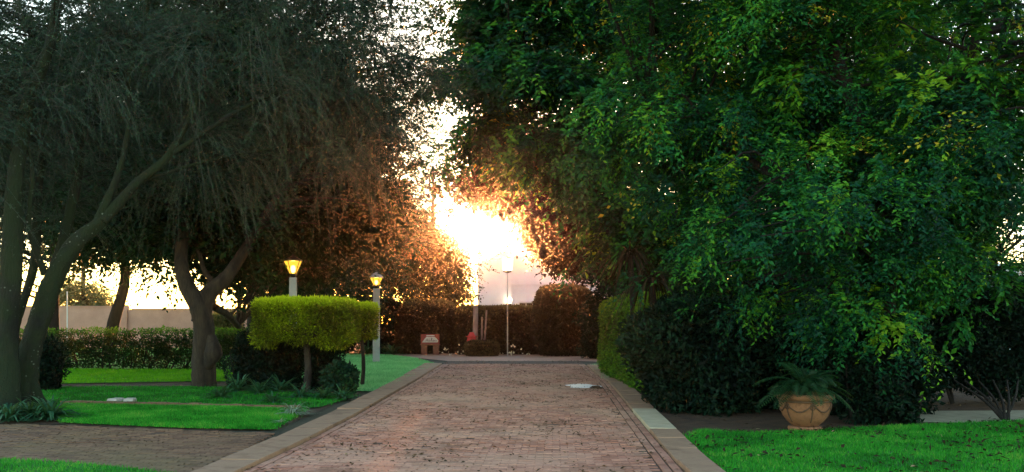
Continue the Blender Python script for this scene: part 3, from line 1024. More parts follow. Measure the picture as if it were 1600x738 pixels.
# ------------------------------------------------------------------ boundary wall, house, shed
wall = empty('boundary_wall', (0, 0, 0)); tag(wall, 'long pinkish plastered garden wall behind the hedge on the left', 'wall')
YW = 54.0
xw0, xw1 = (-300 - 800) * YW / FOC, (520 - 800) * YW / FOC
x_step = (196 - 800) * YW / FOC
zl, zr = P(0, 480, YW)[2], P(0, 484, YW)[2]
MB().box(((xw0 + x_step) / 2, YW, zl / 2), ((x_step - xw0) / 2, .12, zl / 2)).build('wall_panel', M['plaster_pink'], wall)
MB().box(((xw1 + x_step) / 2, YW + .05, zr / 2), ((xw1 - x_step) / 2, .12, zr / 2)).build('wall_panel', M['plaster_pink'], wall)
MB().box((x_step, YW - .03, zl / 2 + .03), (.16, .2, zl / 2 + .03)).build('pier', M['plaster_pink'], wall)
MB().box(((xw0 + x_step - .4) / 2, YW, zl + .03), ((x_step - .4 - xw0) / 2, .17, .03)).build('coping', M['plaster_pink'], wall)
MB().box(((xw1 + x_step + .4) / 2, YW + .05, zr + .03), ((xw1 - x_step - .4) / 2, .17, .03)).build('coping', M['plaster_pink'], wall)

pole = MB().tube([(0, 0, 0), (0, 0, 3.1)], [.03, .03], 8).build('slender_pole', M['metal_white'], loc=(*P(105, 500, 52)[:2], 0))
tag(pole, 'slender pale pole standing in front of the pink garden wall', 'pole')
fr = empty('tube_frame', (*P(380, 500, 46)[:2], 0)); tag(fr, 'white tubular frame seen over the hedge beside a dark trunk', 'frame')
MB().tube([(-.35, 0, 0), (-.35, 0, 1.85)], [.03, .03], 8).build('upright', M['metal_white'], fr)
MB().tube([(.35, 0, 0), (.35, 0, 1.85)], [.03, .03], 8).build('upright', M['metal_white'], fr)
MB().tube([(-.35, 0, 1.85), (.8, 0, 1.85)], [.03, .03], 8).build('crossbar', M['metal_white'], fr)

house = empty('house', (*P(800, 500, 56)[:2], 0)); tag(house, 'pale plastered flat roofed house behind the central hedge', 'house')
hx, hy = house.location.x, house.location.y
def hb(name, x0, x1, y0, y1, z0, z1, mat, parent=house):
    o = MB().box(((x0 + x1) / 2, (y0 + y1) / 2, (z0 + z1) / 2), ((x1 - x0) / 2, (y1 - y0) / 2, (z1 - z0) / 2)).build(name, mat, parent)
    if parent is house: o.location = (-hx, -hy, 0)
    return o
w = 56 / FOC
xa, xb, xc = (746 - 800) * w, (799 - 800) * w, (1010 - 800) * w
zt1 = EYE + (499 - 382) * w
hb('front_wing', xa, xb, 56, 66, 0, zt1, M['plaster_white'])
hb('parapet', xa - .08, xb + .08, 55.9, 66.1, zt1, zt1 + .12, M['plaster_white'])
zt2 = EYE + (499 - 400) * w
wz0, wz1 = EYE + (499 - 480) * w, EYE + (499 - 472) * w
wx0, wx1 = (811 - 800) * w, (834 - 800) * w
# side wing built round its window opening
hb('side_wing', xb, wx0, 57.2, 66, 0, zt2, M['plaster_white'])
hb('side_wing', wx1, xc, 57.2, 66, 0, zt2, M['plaster_white'])
hb('side_wing', wx0, wx1, 57.2, 66, wz1, zt2 - .002, M['plaster_white'])
hb('side_wing', wx0, wx1, 57.2, 66, 0, wz0 - .9, M['plaster_white'])
win = hb('window', wx0, wx1, 57.45, 57.5, wz0 - .9, wz1, M['window_dark'])
fm = MB()
for (a0, a1, b0, b1) in ((wx0, wx0 + .05, wz0 - .9, wz1), (wx1 - .05, wx1, wz0 - .9, wz1), (wx0 + .05, wx1 - .05, wz1 - .05, wz1), ((wx0 + wx1) / 2 - .02, (wx0 + wx1) / 2 + .02, wz0 - .9, wz1 - .05)):
    fm.box(((a0 + a1) / 2, 57.42, (b0 + b1) / 2), ((a1 - a0) / 2, .03, (b1 - b0) / 2))
fo = fm.build('window_frame', M['sign_white'], win)
hb('string_course', xb + .01, xc + .05, 57.1, 57.2, EYE + (499 - 444) * w, EYE + (499 - 439) * w, M['plaster_white'])
hb('parapet', xb + .1, xc + .08, 57.1, 66.1, zt2, zt2 + .12, M['plaster_white'])

shed = empty('shed', (*P(1640, 480, 40)[:2], 0)); tag(shed, 'pale blue ribbed shed wall glimpsed at the right edge above the spiky plant', 'shed')
MB().box((0, 1.5, 1.9), (2.6, 1.5, 1.9)).build('wall', M['shed_blue'], shed)
mb = MB()
for k in range(26): mb.box((-2.5 + k * .2, -.02, 1.9), (.03, .02, 1.85))
o = mb.build('cladding_rib', M['shed_blue'], shed); o['kind'] = 'stuff'
MB().box((0, 1.4, 3.86), (2.75, 1.8, .06)).build('roof', M['shed_blue'], shed)

# ------------------------------------------------------------------ lamp posts
def lantern(root, z, r_top, r_bot, h, n, glass, bulb, cap_mat, rot=0.0, capstyle=1):
    lan = MB()
    lan.lathe([(r_bot * .5, z - .10), (r_bot * 1.05, z - .06), (r_bot * 1.15, z)], n, rot=rot)
    lan = lan.build('lantern_base', M['lamp_metal'], root)
    for k in range(n):
        a, b = rot + 2 * math.pi * k / n, rot + 2 * math.pi * (k + 1) / n
        q = MB()
        pa = [(r_bot * math.cos(a), r_bot * math.sin(a), z), (r_bot * math.cos(b), r_bot * math.sin(b), z), (r_top * math.cos(b), r_top * math.sin(b), z + h), (r_top * math.cos(a), r_top * math.sin(a), z + h)]
        cen = np.mean(pa, axis=0)
        pin = [tuple(np.array(p_) * np.array([.985, .985, 1])) for p_ in pa]
        q.add(pa + pin, [(0, 1, 2, 3), (7, 6, 5, 4), (0, 4, 5, 1), (1, 5, 6, 2), (2, 6, 7, 3), (3, 7, 4, 0)])
        q.build('pane', glass, root)
        MB().tube([(r_bot * 1.02 * math.cos(a), r_bot * 1.02 * math.sin(a), z), (r_top * 1.02 * math.cos(a), r_top * 1.02 * math.sin(a), z + h)], [.011, .011], 5).build('glazing_bar', M['lamp_metal'], root)
    MB().lathe([(.02, z + .02), (.05, z + .05), (.065, z + h * .42), (.045, z + h * .62), (.01, z + h * .66)], 12).build('bulb', bulb, root, smooth=True)
    if capstyle == 1:   # low dark lid
        MB().lathe([(r_top * 1.06, z + h - .005), (r_top * 1.06, z + h + .03), (r_top * .6, z + h + .08), (.03, z + h + .13), (.02, z + h + .17)], n, rot=rot).build('cap', cap_mat, root)
    else:               # raised pale roof
        MB().lathe([(r_top * 1.12, z + h - .005), (r_top * 1.10, z + h + .02), (r_top * .55, z + h + .15), (r_top * .3, z + h + .17), (.03, z + h + .20)], n, rot=rot).build('cap', cap_mat, root)

def lamp_post(label, px, Y, ztop_post, zlan, wpost, r_top, r_bot, h, n, capmat, capstyle, glass='lamp_glass', bulb='lamp_bulb', rot=.3, rz=.25, group='garden lamp posts'):
    x = (px - 800) * Y / FOC
    root = empty('lamp_post', (x, Y, 0)); tag(root, label, 'lamp post', group)
    MB().box((0, 0, ztop_post / 2), (wpost / 2, wpost / 2, ztop_post / 2), rz=rz, taper=.9, bev=.0).build('post', M['lamp_post'], root)
    MB().box((0, 0, (ztop_post + zlan - .08) / 2), (.05, .05, (zlan - .08 - ztop_post) / 2), rz=rz).build('neck', M['lamp_metal'], root)
    lantern(root, zlan, r_top, r_bot, h, n, M[glass], M[bulb], capmat, rot, capstyle)
    pl = bpy.data.lights.new('lamp_light', 'POINT'); pl.energy = 9; pl.color = (1, .62, .25); pl.shadow_soft_size = .06
    lo = bpy.data.objects.new('lamp_light', pl); COL.objects.link(lo); lo.parent = root; lo.location = (0, 0, zlan + h * .8)
    return root
YA, YB_, YC_ = 24.0, 35.8, 42.0
lamp_post('lit lamp post with wide dark lidded lantern rising behind the clipped square bush', 458, YA, P(0, 434, YA)[2], P(0, 428, YA)[2], .19, .235, .085, P(0, 408, YA)[2] - P(0, 428, YA)[2], 5, M['lamp_metal'], 1, rot=.62, rz=.1)
lamp_post('lit lamp post with pale roofed lantern standing on the pale green verge', 588, YB_, P(0, 451, YB_)[2], P(0, 446, YB_)[2], .26, .235, .10, P(0, 434, YB_)[2] - P(0, 446, YB_)[2], 6, M['lamp_cap'], 2, rot=.1, rz=.1)
lamp_post('tall slim post with dazzling lantern for the bright square below the sun', 793, YC_, P(0, 427, YC_)[2], P(0, 423, YC_)[2], .045, .24, .19, P(0, 405, YC_)[2] - P(0, 423, YC_)[2], 6, M['lamp_cap'], 1, 'lamp_glass_hot', 'bright_square_bulb')  # modelled as a lamp to give the bright square below the sun
# wall light on the house front
wlp = empty('wall_light', tuple(P(796, 470, 55.9))); tag(wlp, 'small glowing wall light on the corner of the white house', 'wall light')
MB().box((0, .05, 0), (.05, .05, .16)).build('bracket', M['lamp_metal'], wlp)
MB().lathe([(.06, -.16), (.12, -.10), (.15, .06), (.10, .16), (.03, .20)], 12, c=(0, -.12, 0)).build('shade', M['lamp_glass_hot'], wlp, smooth=True)

# ------------------------------------------------------------------ pot and cycad
pot = empty('terracotta_pot', (*G(1258, 671), 0)); tag(pot, 'wide terracotta garden pot with rope swags at the lawn edge', 'pot')
prof = [(.18, .055), (.20, .075), (.255, .12), (.315, .20), (.35, .29), (.365, .37), (.362, .42), (.37, .44)]
MB().lathe([(.24, -.02), (.245, .03), (.235, .05), (.19, .055)], 40).build('foot', M['terracotta'], pot, smooth=False)
MB().lathe(prof, 48).build('bowl', M['terracotta'], pot, smooth=True)
MB().lathe([(.355, .425), (.40, .445), (.415, .475), (.41, .51), (.385, .525), (.35, .52), (.34, .47)], 48).build('rim', M['terracotta'], pot, smooth=True)
MB().lathe([(.372, .405), (.380, .412), (.380, .432), (.372, .440)], 48).build('neck_band', M['terracotta_dark'], pot)
MB().lathe([(.10, .46), (.33, .475), (.10, .49)], 24).build('soil', M['soil'], pot)
def prad(z): return float(np.interp(z, [q[1] for q in prof], [q[0] for q in prof]))
for k in range(6):
    a0 = -math.pi / 2 + k * math.pi / 3; a1 = a0 + math.pi / 3
    pts = []
    for t in np.linspace(0, 1, 13):
        a = a0 + (a1 - a0) * t; z = .405 - .13 * math.sin(math.pi * t) ** .8; r = prad(z) + .004
        pts.append((r * math.cos(a), r * math.sin(a), z))
    MB().tube(pts, [.011, .011], 6).build('swag', M['terracotta_dark'], pot, smooth=True)
    if k in (0, 1, 5, 2):
        ca, sa = math.cos(a0), math.sin(a0)
        ring = []
        for t in np.linspace(0, 2 * math.pi, 17):
            u_, z = .038 * math.cos(t), .355 + .045 * math.sin(t); r = prad(z) + .005
            ring.append((r * ca - u_ * sa, r * sa + u_ * ca, z))
        MB().tube(ring, [.008, .008], 6).build('ring', M['terracotta_dark'], pot, smooth=True)
        MB().tube([((prad(z) + .004) * ca, (prad(z) + .004) * sa, z) for z in np.linspace(.40, .12, 8)], [.012, .008], 6).build('tassel', M['terracotta_dark'], pot, smooth=True)

def frond(L, az, el, droop, seed_t):
    n = 26; t = np.linspace(0, 1, n)
    d = np.array([math.cos(az) * math.cos(el), math.sin(az) * math.cos(el), math.sin(el)])
    c = d[None] * (L * t)[:, None]; c[:, 2] -= droop * L * t ** 2
    tang = norm(np.gradient(c, axis=0)); sd = norm(np.cross(tang, [0, 0, 1.0]))
    upv = np.cross(sd, tang)
    ll = .24 * L * np.sin(np.clip(t * .9 + .08, 0, 1) * np.pi) ** .5
    Vs, Fs, Ts, cnt = [], [], [], 0
    for s_ in (-1, 1):
        A = norm(sd * s_ + tang * .55 + upv * .25 - np.array([0, 0, .25]))
        V, F, tt = leaf_quads(c, A, upv + rng.normal(size=(n, 3)) * .1, ll, np.full(n, .022), np.clip(seed_t + rng.normal(size=n) * .1, 0, 1))
        Vs.append(V); Fs.append(F + cnt); Ts.append(tt); cnt += len(V)
    V, F = tube_np(c[::4], [.012, .004], 4)
    Vs.append(V); Fs.append(F + cnt); Ts.append(np.full(len(V), .5))
    return np_mesh('frond', np.concatenate(Vs), np.concatenate(Fs), np.concatenate(Ts))
cy = empty('cycad', (pot.location.x, pot.location.y, .47)); tag(cy, 'dark green feathery cycad growing in the terracotta pot', 'cycad')
MB().lathe([(.07, 0), (.10, .05), (.09, .12), (.05, .17)], 14).build('trunk', M['bark_dark'], cy)
for k in range(26):
    az = k * 2.39996 + rng.normal() * .1
    el = .25 + 1.0 * (k % 5) / 5
    o = link('frond', frond(rng.uniform(.6, .95), az, el, rng.uniform(.45, .75), rng.random()), M['cycad'], cy); o.location = (0, 0, .14)

# ------------------------------------------------------------------ small structures at the back
sg = empty('name_board', (*P(672, 500, 43.5)[:2], 0)); tag(sg, 'low name board with white arched panel on a brick stand at the dome bush', 'sign')
z0 = .42
MB().box((-.27, .05, z0 / 2), (.13, .12, z0 / 2)).build('leg', M['brick_red'], sg)
MB().box((.27, .05, z0 / 2), (.13, .12, z0 / 2)).build('leg', M['brick_red'], sg)
MB().box((0, .05, z0 + .03), (.44, .14, .03)).build('plinth', M['brick_red'], sg)
MB().box((0, .05, z0 + .06 + .22), (.42, .06, .22)).build('board', M['sign_red'], sg)
def vplate(poly, y0, y1):
    mb = MB(); n = len(poly)
    mb.add([(x, y0, z) for x, z in poly] + [(x, y1, z) for x, z in poly], [tuple(range(n)), tuple(reversed(range(n, 2 * n)))] + [((k + 1) % n, k, k + n, (k + 1) % n + n) for k in range(n)])
    return mb
vplate([(-.36, .55), (.34, .55), (.38, .62), (.28, .74), (.20, .80), (-.16, .80), (-.24, .72)], -.03, -.012).build('panel', M['sign_white'], sg)
vplate([(-.17, .83), (.20, .83), (.21, .88), (-.16, .88)], -.03, -.012).build('panel', M['sign_white'], sg)
# the hand-painted word, too far away to read: cursive strokes
st_ = MB()
def stroke(pts, r=.010): st_.tube([(x, -.036, z) for x, z in pts], [r, r], 5)
stroke([(-.20, .60), (-.12, .73), (-.09, .60)]); stroke([(-.16, .65), (-.08, .65)])
stroke([(-.04, .68), (-.035, .60), (.0, .62)]); stroke([(-.03, .72), (-.028, .728)])
stroke([(.03, .60), (.08, .76), (.10, .74), (.05, .62), (.08, .60)])
stroke([(.11, .61), (.15, .66), (.18, .65), (.16, .60), (.12, .61)]); stroke([(.19, .60), (.22, .66), (.24, .60), (.29, .65), (.31, .60)])
st_.build('lettering', M['sign_ink'], sg)

rb = empty('red_cover', (*P(737, 500, 42.6)[:2], 0)); tag(rb, 'red hooded box at the foot of a pale tree trunk', 'box')
MB().lathe([(.30, 0), (.31, .35), (.30, .62), (.24, .84), (.16, .95), (.12, 1.02)], 4, rot=math.pi / 4).build('body', M['red_paint'], rb)
MB().box((0, 0, .84), (.24, .24, .02), taper=.95).build('collar', M['red_paint'], rb)
for i, (px0, px1, zt_, r, lab) in enumerate(((741, 743, 2.2, .14, 'thick pale smooth trunk rising behind the red box'), (751, 753, 1.7, .05, 'thin pale stem next to the thick trunk, right of the red box'), (755, 760, 2.0, .05, 'thin pale leaning stem nearest the middle of the hedge'))):
    a, b = P(px0, 500, 43.0), P(px1, 500, 43.0)
    r_ = empty('bare_sapling', (a[0], a[1], 0)); tag(r_, lab, 'tree trunk', 'pale trunks in front of the hedge')
    nb = NB(); nb.tube(catmull([(0, 0, 0), ((b[0] - a[0]) * .4 + .03, 0, zt_ * .5), (b[0] - a[0], .15, zt_)], 5), [r, r * .75], 9, .05); nb.build('trunk', M['pale_trunk'], r_)

fl_pts = np.column_stack([rng.uniform(P(688, 0, 42.3)[0], P(830, 0, 42.3)[0], 60), rng.uniform(41.9, 42.4, 60), rng.uniform(.08, .45, 60) ** 1.0])
fl_pts[25:, 2] = rng.uniform(.06, .16, 35)
V, F, tt = leaf_quads(fl_pts, rng.normal(size=(60, 3)), rng.normal(size=(60, 3)), .11, .09, np.full(60, .5))
o = link('pale_flowers', np_mesh('pale_flowers', V, F), M['flower']); tag(o, 'scattered pale flowers low in front of the back hedge', 'flowers', None, 'stuff')

# ------------------------------------------------------------------ clipped hedges and bushes
# long hedge on the left
xL0, xL1 = G(30, 577)[0], G(430, 577)[0]
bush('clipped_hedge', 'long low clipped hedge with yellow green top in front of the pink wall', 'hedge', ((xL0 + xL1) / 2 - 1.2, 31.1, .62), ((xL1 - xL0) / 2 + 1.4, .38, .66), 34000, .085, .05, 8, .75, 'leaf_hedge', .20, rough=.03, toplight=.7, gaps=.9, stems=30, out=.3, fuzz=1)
# back hedge and domes
bush('clipped_hedge', 'square clipped hedge wall below the white house', 'hedge', ((P(714, 0, 43.6)[0] + P(852, 0, 43.6)[0]) / 2, 44.2, 1.06), (2.05, .6, 1.10), 26000, .13, .09, 9, .35, 'leaf_purple', .45, rough=.02, toplight=.4)
bush('dome_bush', 'large clipped dome bush left of the hedge, behind the name board', 'bush', (P(668, 0, 45)[0], 45.4, 1.1), (1.50, 1.3, 1.42), 22000, .12, .08, 3.0, .3, 'leaf_purple', .40, rough=.05, toplight=.55)
bush('dome_bush', 'tall round clipped bush right of the house window, at the road end', 'bush', (P(882, 0, 42)[0], 42.6, 1.5), (1.38, 1.3, 1.62), 24000, .12, .08, 3.2, .3, 'leaf_purple', .35, rough=.05, toplight=.5)
bush('low_bush', 'low clipped cushion bush in front of the back hedge', 'bush', (P(753, 0, 42)[0], 41.9, .30), (.74, .45, .36), 5000, .08, .05, 3.5, .3, 'leaf_purple', .7, rough=.02)
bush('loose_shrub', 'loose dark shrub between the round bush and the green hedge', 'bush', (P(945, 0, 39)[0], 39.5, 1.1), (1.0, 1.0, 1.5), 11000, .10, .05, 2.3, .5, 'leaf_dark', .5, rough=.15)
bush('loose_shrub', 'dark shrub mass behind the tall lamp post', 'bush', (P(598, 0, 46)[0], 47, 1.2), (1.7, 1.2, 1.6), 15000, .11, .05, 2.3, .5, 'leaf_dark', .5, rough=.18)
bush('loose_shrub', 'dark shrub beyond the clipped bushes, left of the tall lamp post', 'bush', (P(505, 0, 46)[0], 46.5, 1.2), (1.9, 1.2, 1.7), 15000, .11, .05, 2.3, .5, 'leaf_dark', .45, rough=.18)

# topiary with trunk
def topiary(label, px, Yb, zc, h, n, trunk_r, tint0=.5, trunk=True, fringe=.0):
    x = (px - 800) * Yb / FOC
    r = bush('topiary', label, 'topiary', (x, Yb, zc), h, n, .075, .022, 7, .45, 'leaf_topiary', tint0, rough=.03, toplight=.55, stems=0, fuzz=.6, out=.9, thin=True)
    for ch in list(r.children):
        if ch.name.startswith('stem'):
            bpy.data.objects.remove(ch)
    nb = NB()
    nb.tube(catmull([(0.0, 0, 0), (.03, 0, .5), (-.02, 0, zc - h[2] * .5)], 5), [trunk_r, trunk_r * .8], 9, .06)
    for k in range(14):
        a = rng.uniform(0, 6.28)
        nb.tube(catmull([(0, 0, zc - h[2] * rng.uniform(.6, 1.1)), (math.cos(a) * h[0] * .4, math.sin(a) * h[1] * .4, zc - h[2] * .3), (math.cos(a) * h[0] * .85, math.sin(a) * h[1] * .8, zc + h[2] * rng.uniform(-.5, .6))], 3), [.028, .008], 5)
    nb.build('trunk', M['bark'], r)
    return r
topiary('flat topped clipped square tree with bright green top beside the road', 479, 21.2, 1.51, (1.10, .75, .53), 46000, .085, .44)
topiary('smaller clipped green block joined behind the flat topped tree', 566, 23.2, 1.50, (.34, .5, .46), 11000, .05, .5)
bush('undergrowth_shrub', 'dark upright shrub under the left end of the clipped square tree', 'bush', (P(415, 0, 22)[0], 22.3, .6), (.95, .6, .95), 12000, .09, .03, 2.4, .8, 'leaf_dark', .45, rough=.12, out=.2, fuzz=.9)
bush('loose_shrub', 'small loose green shrub at the foot of the clipped tree by the road', 'bush', (P(530, 0, 20.6)[0], 20.7, .32), (.42, .4, .36), 2600, .085, .05, 2.2, .7, 'leaf_mid', .6, rough=.14)
bush('undergrowth_shrub', 'dark low shrub right of the clipped tree trunk', 'bush', (P(502, 0, 21.9)[0], 22.0, .45), (.42, .4, .62), 4200, .08, .035, 2.2, .7, 'leaf_dark', .5, rough=.1)
stake = MB().tube([(0, 0, 0), (0, .02, 1.05)], [.02, .018], 6).build('garden_stake', M['bark_dark'], loc=(*P(531, 0, 22.4)[:2], 0)); tag(stake, 'thin dark stake standing under the clipped green block', 'stake')

# ground cover clumps
def clump(label, px, py, n, Lr, W, m, group=None, spread=1.0, droop=.6):
    x, y = G(px, py)
    return strap_plant('strap_plant', label, 'plant', (x, y), n, Lr, W, M[m], spread, droop, .0, group)
gc = 'strap leaved clumps under the clipped tree'
for i, (px, py, n, L0, lab) in enumerate([
    (372, 612, 70, .45, 'blue green strap clump farthest left under the clipped tree'),
    (405, 616, 60, .40, 'blue green strap clump left of the clipped tree trunk, second from left'),
    (440, 612, 70, .42, 'blue green strap clump just left of the clipped tree trunk'),
    (470, 622, 60, .34, 'blue green strap clump in front of the clipped tree trunk'),
    (505, 624, 60, .32, 'blue green strap clump right of the clipped tree trunk'),
    (535, 624, 60, .30, 'blue green strap clump nearest the kerb by the small loose shrub'),
    (345, 622, 50, .34, 'low strap clump at the left end of the planted bed'),
    (425, 630, 50, .28, 'low strap clump at the front edge of the planted bed')]):
    clump(lab, px, py, int(n * 1.4), (L0 * .9, L0 * 1.8), .04, 'strap', gc, .8, .45)
clump('variegated pale grass tuft at the corner of the turf strip by the kerb', 458, 648, 110, (.3, .55), .022, 'strap_pale')
clump('small pale grass tuft beside the variegated one near the kerb', 438, 662, 30, (.14, .24), .02, 'strap_pale')
gt = 'strap leaved clumps at the foot of the big left tree'
for px, py, n, L0, lab in [(78, 655, 110, .62, 'large teal strap clump right of the big left trunk'), (48, 655, 80, .5, 'teal strap clump directly at the foot of the big left trunk'), (12, 657, 80, .55, 'teal strap clump at the left picture edge below the trunk'), (-30, 655, 60, .5, 'teal strap clump just outside the left picture edge')]:
    clump(lab, px, py, int(n * 1.4), (L0 * .7, L0 * 1.4), .04, 'strap', gt, .9, .5)
bush('undergrowth_shrub', 'dark small shrub behind the big left trunk', 'bush', (P(52, 0, 21.5)[0], 21.8, .5), (.55, .45, .75), 4500, .08, .035, 2.3, .7, 'leaf_dark', .45, rough=.1)

# ------------------------------------------------------------------ planting on the right
bush('clipped_hedge', 'bright green leafy hedge along the right kerb', 'hedge', (3.28, 24.4, 1.02), (.62, 5.0, 1.12), 52000, .075, .05, 6, .35, 'leaf_hedge', .62, rough=.05, toplight=.2, rz=.02)
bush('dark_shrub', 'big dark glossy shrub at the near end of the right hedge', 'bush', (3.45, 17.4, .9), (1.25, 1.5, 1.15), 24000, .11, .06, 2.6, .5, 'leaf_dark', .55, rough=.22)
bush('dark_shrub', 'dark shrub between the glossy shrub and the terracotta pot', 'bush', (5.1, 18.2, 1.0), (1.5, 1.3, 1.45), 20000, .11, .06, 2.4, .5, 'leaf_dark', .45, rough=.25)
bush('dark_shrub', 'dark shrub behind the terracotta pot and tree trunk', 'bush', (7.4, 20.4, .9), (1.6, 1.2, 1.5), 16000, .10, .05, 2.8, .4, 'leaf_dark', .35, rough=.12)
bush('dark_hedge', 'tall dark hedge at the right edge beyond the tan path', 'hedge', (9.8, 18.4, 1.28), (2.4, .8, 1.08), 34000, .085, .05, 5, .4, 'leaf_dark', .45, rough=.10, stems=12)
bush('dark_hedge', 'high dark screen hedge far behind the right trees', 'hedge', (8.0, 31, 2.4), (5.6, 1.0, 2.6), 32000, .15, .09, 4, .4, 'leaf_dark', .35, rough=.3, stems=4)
sp = empty('bare_shrub', (*G(1572, 657), 0)); tag(sp, 'many stemmed shrub foot under the dark right hedge', 'shrub')
nb = NB()
for k in range(6):
    a = -1.0 + k * .38
    nb.tube(catmull([(rng.normal() * .03, rng.normal() * .05, 0), (math.sin(a) * .30, .2, .30), (math.sin(a) * .65, .6, .6)], 4), [.032, .012], 6)
nb.build('stem', M['bark_dark'], sp)

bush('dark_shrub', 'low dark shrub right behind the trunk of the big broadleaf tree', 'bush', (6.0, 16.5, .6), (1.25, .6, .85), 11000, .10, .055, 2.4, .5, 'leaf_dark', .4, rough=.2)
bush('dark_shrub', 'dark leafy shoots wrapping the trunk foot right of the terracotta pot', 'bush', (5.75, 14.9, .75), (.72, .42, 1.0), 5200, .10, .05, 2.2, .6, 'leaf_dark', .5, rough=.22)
# dracaena / yucca heads
def yucca(label, px, py, Y, n, Lr, W, mat, trunkpts, r, parts, droop=.7, spread=1.2, up=.9):
    top = P(px, py, Y)
    root = empty('yucca', (top[0], top[1], 0)); tag(root, label, 'yucca')
    nb = NB(); nb.tube(catmull([(dx, dy, z) for dx, dy, z in trunkpts] + [(0, 0, top[2])], 5), [r * 1.2, r], 9, .06); nb.build('trunk', M['bark_dark'], root)
    strap_plant('x', None, None, (0, 0), n, Lr, W, mat, spread, droop, top[2], parent=root, one=not parts, up=up)
    return root
yucca('drooping strap leaved yucca between the green hedge and the dark shrub', 1018, 440, 19.6, 110, (.6, 1.25), .035, M['yucca'], [(.1, .1, 0), (.15, 0, 1.1)], .06, True, 1.2, .8, .9)
yucca('dusky yucca with leaves hanging over the top of the green hedge', 985, 402, 21.5, 110, (.6, 1.2), .035, M['yucca'], [(.2, .1, 0), (.1, 0, 1.1)], .06, True, 1.0, .8, .95)
yucca('bright green spiky yucca showing at the right edge above the dark hedge', 1588, 455, 21.0, 80, (.55, .85), .045, M['agave'], [(.1, .1, 0), (.15, 0, 1.0)], .09, True, .15, 1.4, .75)
strap_o = G(560, 553)
for px, lab in ((575, 'tall strap leaved clump left of the tall lamp post foot'), (612, 'tall strap leaved clump right of the tall lamp post foot')):
    strap_plant('strap_plant', lab, 'plant', P(px, 0, 43.5)[:2], 60, (.8, 1.5), .06, M['strap'], .8, .6, 0, 'tall strap clumps behind the lamp')

# ------------------------------------------------------------------ trees
def L_(px, py, Y, rx, ry, rz, w=1.0): return (P(px, py, Y), (rx, ry, rz), w)

# big mossy left tree: two trunks and long rising limbs
b = G(32, 641); b2 = G(4, 648)
root = empty('feathery_tree', (b[0], b[1], 0)); tag(root, 'big mossy many trunked tree with fine feathery foliage at the left edge', 'tree')
def Q(px, py, Y): return P(px, py, Y)
B0 = (b[0], b[1], -.05); B1 = (b2[0], b2[1], -.05)
skelL = [
    ([B0, Q(45, 560, 17), Q(75, 460, 17), Q(110, 390, 17.1), Q(160, 345, 17.2)], [.34, .26, .22, .20, .155]),
    ([Q(160, 345, 17.2), Q(215, 285, 17.4), Q(262, 245, 17.6), Q(300, 175, 17.8), Q(322, 110, 18), Q(345, 20, 18.2)], [.15, .12, .09, .07, .05]),
    ([Q(150, 352, 17.2), Q(185, 270, 17.2), Q(200, 200, 17.2), Q(205, 110, 17.3), Q(230, 20, 17.4)], [.12, .075, .05, .035]),
    ([B1, Q(8, 540, 16.5), Q(18, 420, 16.5), Q(22, 300, 16.6), Q(40, 180, 16.8), Q(80, 60, 17), Q(95, -60, 17.2)], [.36, .25, .21, .18, .14, .10]),
    ([Q(35, 600, 17.1), Q(22, 520, 17.4), Q(52, 420, 17.8), Q(60, 300, 18), Q(70, 190, 18.2), Q(60, 60, 18.4)], [.16, .12, .12, .10, .08]),
    ([Q(60, 480, 17.2), Q(92, 400, 17.9), Q(120, 280, 18.3), Q(128, 180, 18.6), Q(165, 60, 19), Q(180, -60, 19)], [.16, .15, .14, .11, .08]),
    ([Q(70, 430, 17.0), Q(45, 350, 16.8), Q(50, 260, 16.8), Q(20, 150, 16.9)], [.09, .07, .05, .04]),
    ([Q(270, 240, 17.6), Q(370, 175, 18), Q(470, 130, 18.4), Q(560, 110, 18.8), Q(640, 100, 19)], [.07, .055, .04, .02]),
    ([Q(322, 110, 18), Q(420, 60, 18.3), Q(520, 20, 18.7), Q(610, 10, 19)], [.05, .04, .02]),
    ([Q(215, 285, 17.4), Q(330, 250, 18.2), Q(450, 230, 18.9), Q(560, 230, 19.2)], [.05, .04, .015]),
]
nb = NB()
for s_, r in skelL:
    r = [q * (.66 if q < .2 else .76) for q in r]
    nb.tube(catmull(s_, 16), r, 30 if max(r) > .12 else 12, .085 if max(r) > .06 else .03)
# root flare
for k in range(7):
    a = k * .9
    nb.tube(catmull([(b[0] + math.cos(a) * .2, b[1] + math.sin(a) * .2, .45), (b[0] + math.cos(a) * .36, b[1] + math.sin(a) * .36, .12), (b[0] + math.cos(a) * .62, b[1] + math.sin(a) * .62, -.05)], 4), [.12, .10, .05], 7)
lobesL = [L_(100, 60, 17.8, 2.4, 2.0, 2.0), L_(330, 70, 18.4, 2.8, 1.8, 1.9), L_(510, 90, 19, 2.1, 1.6, 1.6, 1.2), L_(590, 60, 19.3, 1.3, 1.3, 1.3, 1.2), L_(530, 220, 19.4, 1.7, 1.3, .95, 1.1),
          L_(60, 260, 20, 2.2, 1.3, 1.5), L_(330, 220, 19.8, 2.3, 1.3, 1.2), L_(-80, 180, 17, 1.6, 1.8, 2.4), L_(300, -120, 18.5, 4.5, 2.5, 1.6, .5), L_(610, 180, 19.4, .9, 1, .9, 1.1)]
V, F, tt, p, Vt, Ft = crown_fine(lobesL, 1150, 9, 30, .068, .014, .85)
limbs_to(nb, skelL, p, .022, .005, 420)
o = nb.build('trunk', M['bark_moss'], root); o.location = (-b[0], -b[1], 0)
o = link('crown', np_mesh('crown', V, F, tt), M['leaf_fine'], root); o.location = (-b[0], -b[1], 0); o['kind'] = 'stuff'
o = link('twigs', np_mesh('twigs', Vt, Ft), M['twig'], root); o.location = (-b[0], -b[1], 0); o['kind'] = 'stuff'

